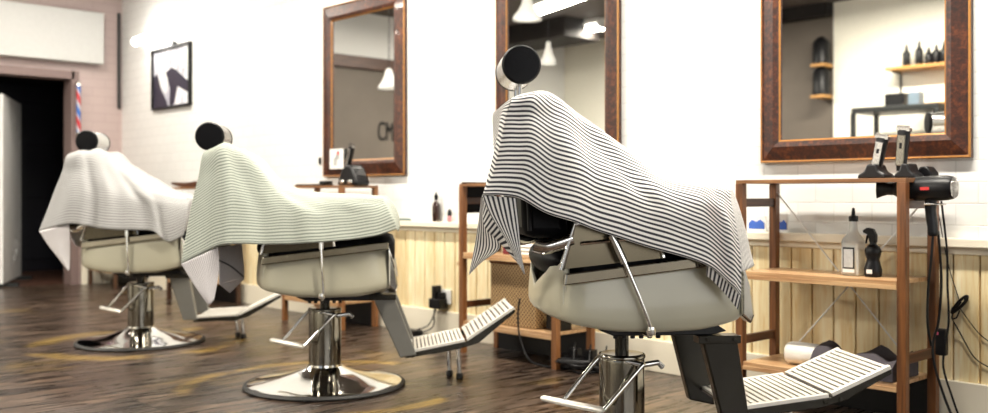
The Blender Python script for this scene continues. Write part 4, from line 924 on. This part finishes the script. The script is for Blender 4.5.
# ledge items
t = thing('brown_bottle', 'slim dark brown bottle on the ledge between the two mirrors', 'bottle', (-4.14, 3.422, .632))
bm = BM(); lathe(bm, [(.020, 0), (.022, .004), (.022, .088), (.018, .102), (.009, .115), (.0085, .125)], 24); obj('glass_body', bm, M['brownglass'], t, smooth=True)
bm = BM(); lathe(bm, [(.011, .122), (.011, .146), (.006, .150), (.004, .165)], 16); obj('cap', bm, M['black'], t, smooth=True)
t = thing('small_tube', 'small dark and pink tube on the ledge beside the slim brown bottle', 'tube', (-4.025, 3.422, .632))
bm = BM(); lathe(bm, [(.012, 0), (.014, .004), (.013, .035)], 18); obj('tube_body', bm, mat('pink_tube', (.45, .22, .24), .4), t, smooth=True)
bm = BM(); lathe(bm, [(.013, .035), (.011, .062), (.004, .07)], 18); obj('cap', bm, M['black'], t, smooth=True)
bm = BM(); box2(bm, (-.055, -.008, 0), (.055, .008, .005)); box2(bm, (-.055, -.012, .005), (.04, .012, .012)); tag(obj('comb', bm, mat('teal_plastic', (.03, .10, .09), .4), bevel=.002), 'dark comb lying on the ledge right of the leftmost mirror', 'comb').location = (-4.42, 3.422, .632)
# tools on the rack behind the middle chair
t = thing('charging_stand', 'large black charging stand on the rack behind the middle barber chair', 'charger', (-4.70, 3.255, ZT))
bm = BM(); prism(bm, [(-.10, 0), (.10, 0), (.095, .03), (.07, .065), (.045, .11), (.0, .125), (-.05, .10), (-.085, .04)], -.05, .05); obj('stand_body', bm, M['black'], t, bevel=.012, smooth=True)
bm = BM(); bmesh.ops.create_uvsphere(bm, u_segments=16, v_segments=10, radius=.02, matrix=Matrix.Translation((-.045, -.052, .022)) @ Matrix.Diagonal((1.2, .4, .7, 1))); bmesh.ops.create_uvsphere(bm, u_segments=16, v_segments=10, radius=.02, matrix=Matrix.Translation((.035, -.052, .02)) @ Matrix.Diagonal((1.2, .4, .7, 1))); obj('steel_knob', bm, M['satin'], t, smooth=True)
clipper(-4.755, 3.25, ZT+.100, .42, .16, 'silver clipper leaning in the large stand on the rack behind the middle barber chair', M['satin'])
bm = BM(); box2(bm, (-.14, -.05, 0), (.14, .05, .012)); box2(bm, (.10, -.03, .012), (.16, .03, .030)); tag(obj('tool_tray', bm, M['gunmetal'], bevel=.004), 'flat dark tool tray on the left of the rack behind the middle barber chair', 'tray').location = (-5.13, 3.26, ZT)
t = thing('wooden_tray', 'curved brown wooden tray seen between the two farther capes', 'tray', (-6.72, 3.25, ZT))
bm = BM(); prism(bm, [(-.24, .035), (-.20, .02), (-.05, .0), (.16, .0), (.20, .03), (.17, .045), (.0, .03), (-.20, .042)], -.09, .09); obj('tray_body', bm, M['railwood'], t, bevel=.004)

# ------------------------------------------------------------------ the opposite side, seen in the mirrors
def wall_shelf(x0, x1, z, d, label):
    t = thing('wall_shelf', label, 'shelf', ((x0+x1)/2, YO, z)); w = (x1-x0)/2
    bm = BM(); box2(bm, (-w, 0.0, -.03), (w, d, 0)); obj('board', bm, M['gold'] if 0 else M['shelfedge2'], t, bevel=.003)
    for s in (-1, 1):
        bm = BM(); box2(bm, (s*(w-.05)-.008, 0, -.26), (s*(w-.05)+.008, .014, -.03)); box2(bm, (s*(w-.05)-.008, 0, -.045), (s*(w-.05)+.008, d*.8, -.03)); obj('bracket', bm, M['gunmetal'], t)
    return t
M['shelfedge2'] = wood('ochre_shelf_board', (.32, .15, .035), (.55, .29, .08), 0)
wall_shelf(-4.19, -3.2, 2.0, .24, 'upper wooden shelf on the opposite wall, seen in the rightmost mirror')
wall_shelf(-3.90, -3.2, 1.64, .24, 'lower wooden shelf on the opposite wall, seen in the rightmost mirror')
random.seed(5)
for q, (x, h) in enumerate(((-4.03, .22), (-3.91, .24), (-3.82, .17), (-3.75, .19), (-3.68, .21), (-3.61, .22), (-3.53, .18))):
    t = thing('dark_bottle', 'small black bottle in the row on the upper shelf, reflected in the rightmost mirror', 'bottle', (x, YO+.13, 2.0), 0, 'bottles on the opposite shelf')
    bm = BM(); lathe(bm, [(.032, 0), (.035, .005), (.035, h*.55), (.028, h*.65), (.014, h*.74), (.014, h*.8)], 18); obj('bottle_body', bm, M['black'], t, smooth=True)
    bm = BM(); lathe(bm, [(.013, h*.78), (.013, h*.9), (.006, h*.93), (.006, h)], 14); obj('cap', bm, M['black'], t, smooth=True)
t = thing('metal_table', 'black metal table with slim legs, reflected in the rightmost mirror', 'table', (-3.90, -1.95, 0))
bm = BM(); box2(bm, (-.40, -.25, 1.54), (.40, .25, 1.59)); obj('table_top', bm, M['gunmetal'], t, bevel=.006)
for sx in (-1, 1):
    for sy in (-1, 1):
        bm = BM(); box2(bm, (sx*.385-.02, sy*.235-.02, 0), (sx*.385+.02, sy*.235+.02, 1.54)); obj('leg', bm, M['gunmetal'], t, bevel=.003)
for z in (.3, .9):
    bm = BM(); box2(bm, (-.365, -.23, z), (.365, .23, z+.02)); obj('lower_shelf', bm, M['gunmetal'], t)
for x, w_, col, lb in ((-3.98, .09, M['black'], 'black box on the metal table, reflected in the rightmost mirror'), (-3.80, .05, mat('grey_blue_tin', (.12, .16, .20), .3), 'grey-blue tin on the metal table, reflected in the rightmost mirror')):
    bm = BM(); box2(bm, (-w_, -.06, 0), (w_, .06, .13)); tag(obj('storage_box', bm, col, bevel=.008), lb, 'box').location = (x, -1.95, 1.59)
for z, h in ((2.12, .28), (1.80, .30)):
    t = thing('corner_shelf', '%s small wooden shelf at the edge of the taupe recess' % ('upper' if z > 2 else 'lower'), 'shelf', (-4.95, YO-.08, z))
    bm = BM(); box2(bm, (-.05, 0, -.03), (.10, .26, 0)); obj('board', bm, M['shelfedge2'], t, bevel=.003)
    bm = BM(); lathe(bm, [(.07, 0), (.085, .01), (.085, h*.8), (.06, h*.9), (.03, h)], 20); o = tag(obj('black_canister', bm, M['black'], smooth=True), 'black canister on the %s shelf at the edge of the taupe recess' % ('upper' if z > 2 else 'lower'), 'canister'); o.location = (-4.93, YO+.08, z)
bm = BM(); box2(bm, (-6.74, YO-.08, 2.62), (-4.85, YO+.1, ZC)); struct(obj('trim_4', bm, M['dark'], bevel=.005))
bm = BM(); box2(bm, (-8.5, -1.5, ZC-.22), (-7.2, -.9, ZC)); struct(obj('trim_5', bm, M['dark'], bevel=.005))

# ------------------------------------------------------------------ lights
tube_light(-6.45, .0, .3, 'fluorescent ceiling light reflected at the top of the middle mirror', 1.0, 110)
tube_light(-3.6, -1.1, 0, 'added fluorescent ceiling light brightening the opposite wall shelves', 1.5, 100)  # lamp added to lift the opposite wall in the rightmost mirror
tube_light(-7.6, -1.3, 0, 'added fluorescent ceiling light brightening the far corner by the opposite wall', 1.2, 90)  # lamp added to lift the dim wall in the middle mirror
tube_light(-7.0, 2.5, 0, 'fluorescent ceiling light above the farthest barber chair', 1.5, 32)
tube_light(-4.2, 2.5, 0, 'fluorescent ceiling light above the middle barber chair', 1.5, 68)
tube_light(-1.4, 2.5, 0, 'fluorescent ceiling light above the nearest barber chair', 1.5, 85)
def fill_daylight(name, loc, rot, sx, sy, e, col):
    ld = bpy.data.lights.new(name, 'AREA'); ld.shape = 'RECTANGLE'; ld.size = sx; ld.size_y = sy; ld.energy = e; ld.color = col
    o = bpy.data.objects.new(name, ld); COL.objects.link(o); o.location = loc; o.rotation_euler = rot
fill_daylight('added_window_fill', (XR+.3, .5, 1.45), (0, PI/2, 0), 2.0, 4.7, 66, (1, .98, .95))  # fill light added outside the made-up right-hand window
fill_daylight('added_window_fill', (-.4, YO-.35, 1.4), (-PI/2, 0, 0), 3.7, 1.75, 22, (1, .98, .95))  # weaker fill light added outside the made-up window opposite
wd = bpy.data.worlds.new('fill_daylight'); S.world = wd; wd.use_nodes = True
bg = wd.node_tree.nodes['Background']; bg.inputs[0].default_value = (.85, .92, 1, 1); bg.inputs[1].default_value = .5

# ------------------------------------------------------------------ camera
cd = bpy.data.cameras.new('camera'); cam = bpy.data.objects.new('camera', cd); COL.objects.link(cam); S.camera = cam
cam.location = (0, 0, .78); cam.rotation_euler = (PI/2, 0, math.atan2(.731, .682))
cd.sensor_width = 36; cd.lens = 963/988*36; cd.shift_y = -11.5/988; cd.clip_start = .05
cd.dof.use_dof = True; cd.dof.focus_distance = 2.65; cd.dof.aperture_fstop = 2.6
S.view_settings.view_transform = 'Standard'; S.view_settings.look = 'None'; S.view_settings.gamma = 1; S.view_settings.use_curve_mapping = False
S.view_settings.exposure = .5
S.cycles.max_bounces = 10; S.cycles.caustics_reflective = False; S.cycles.caustics_refractive = False
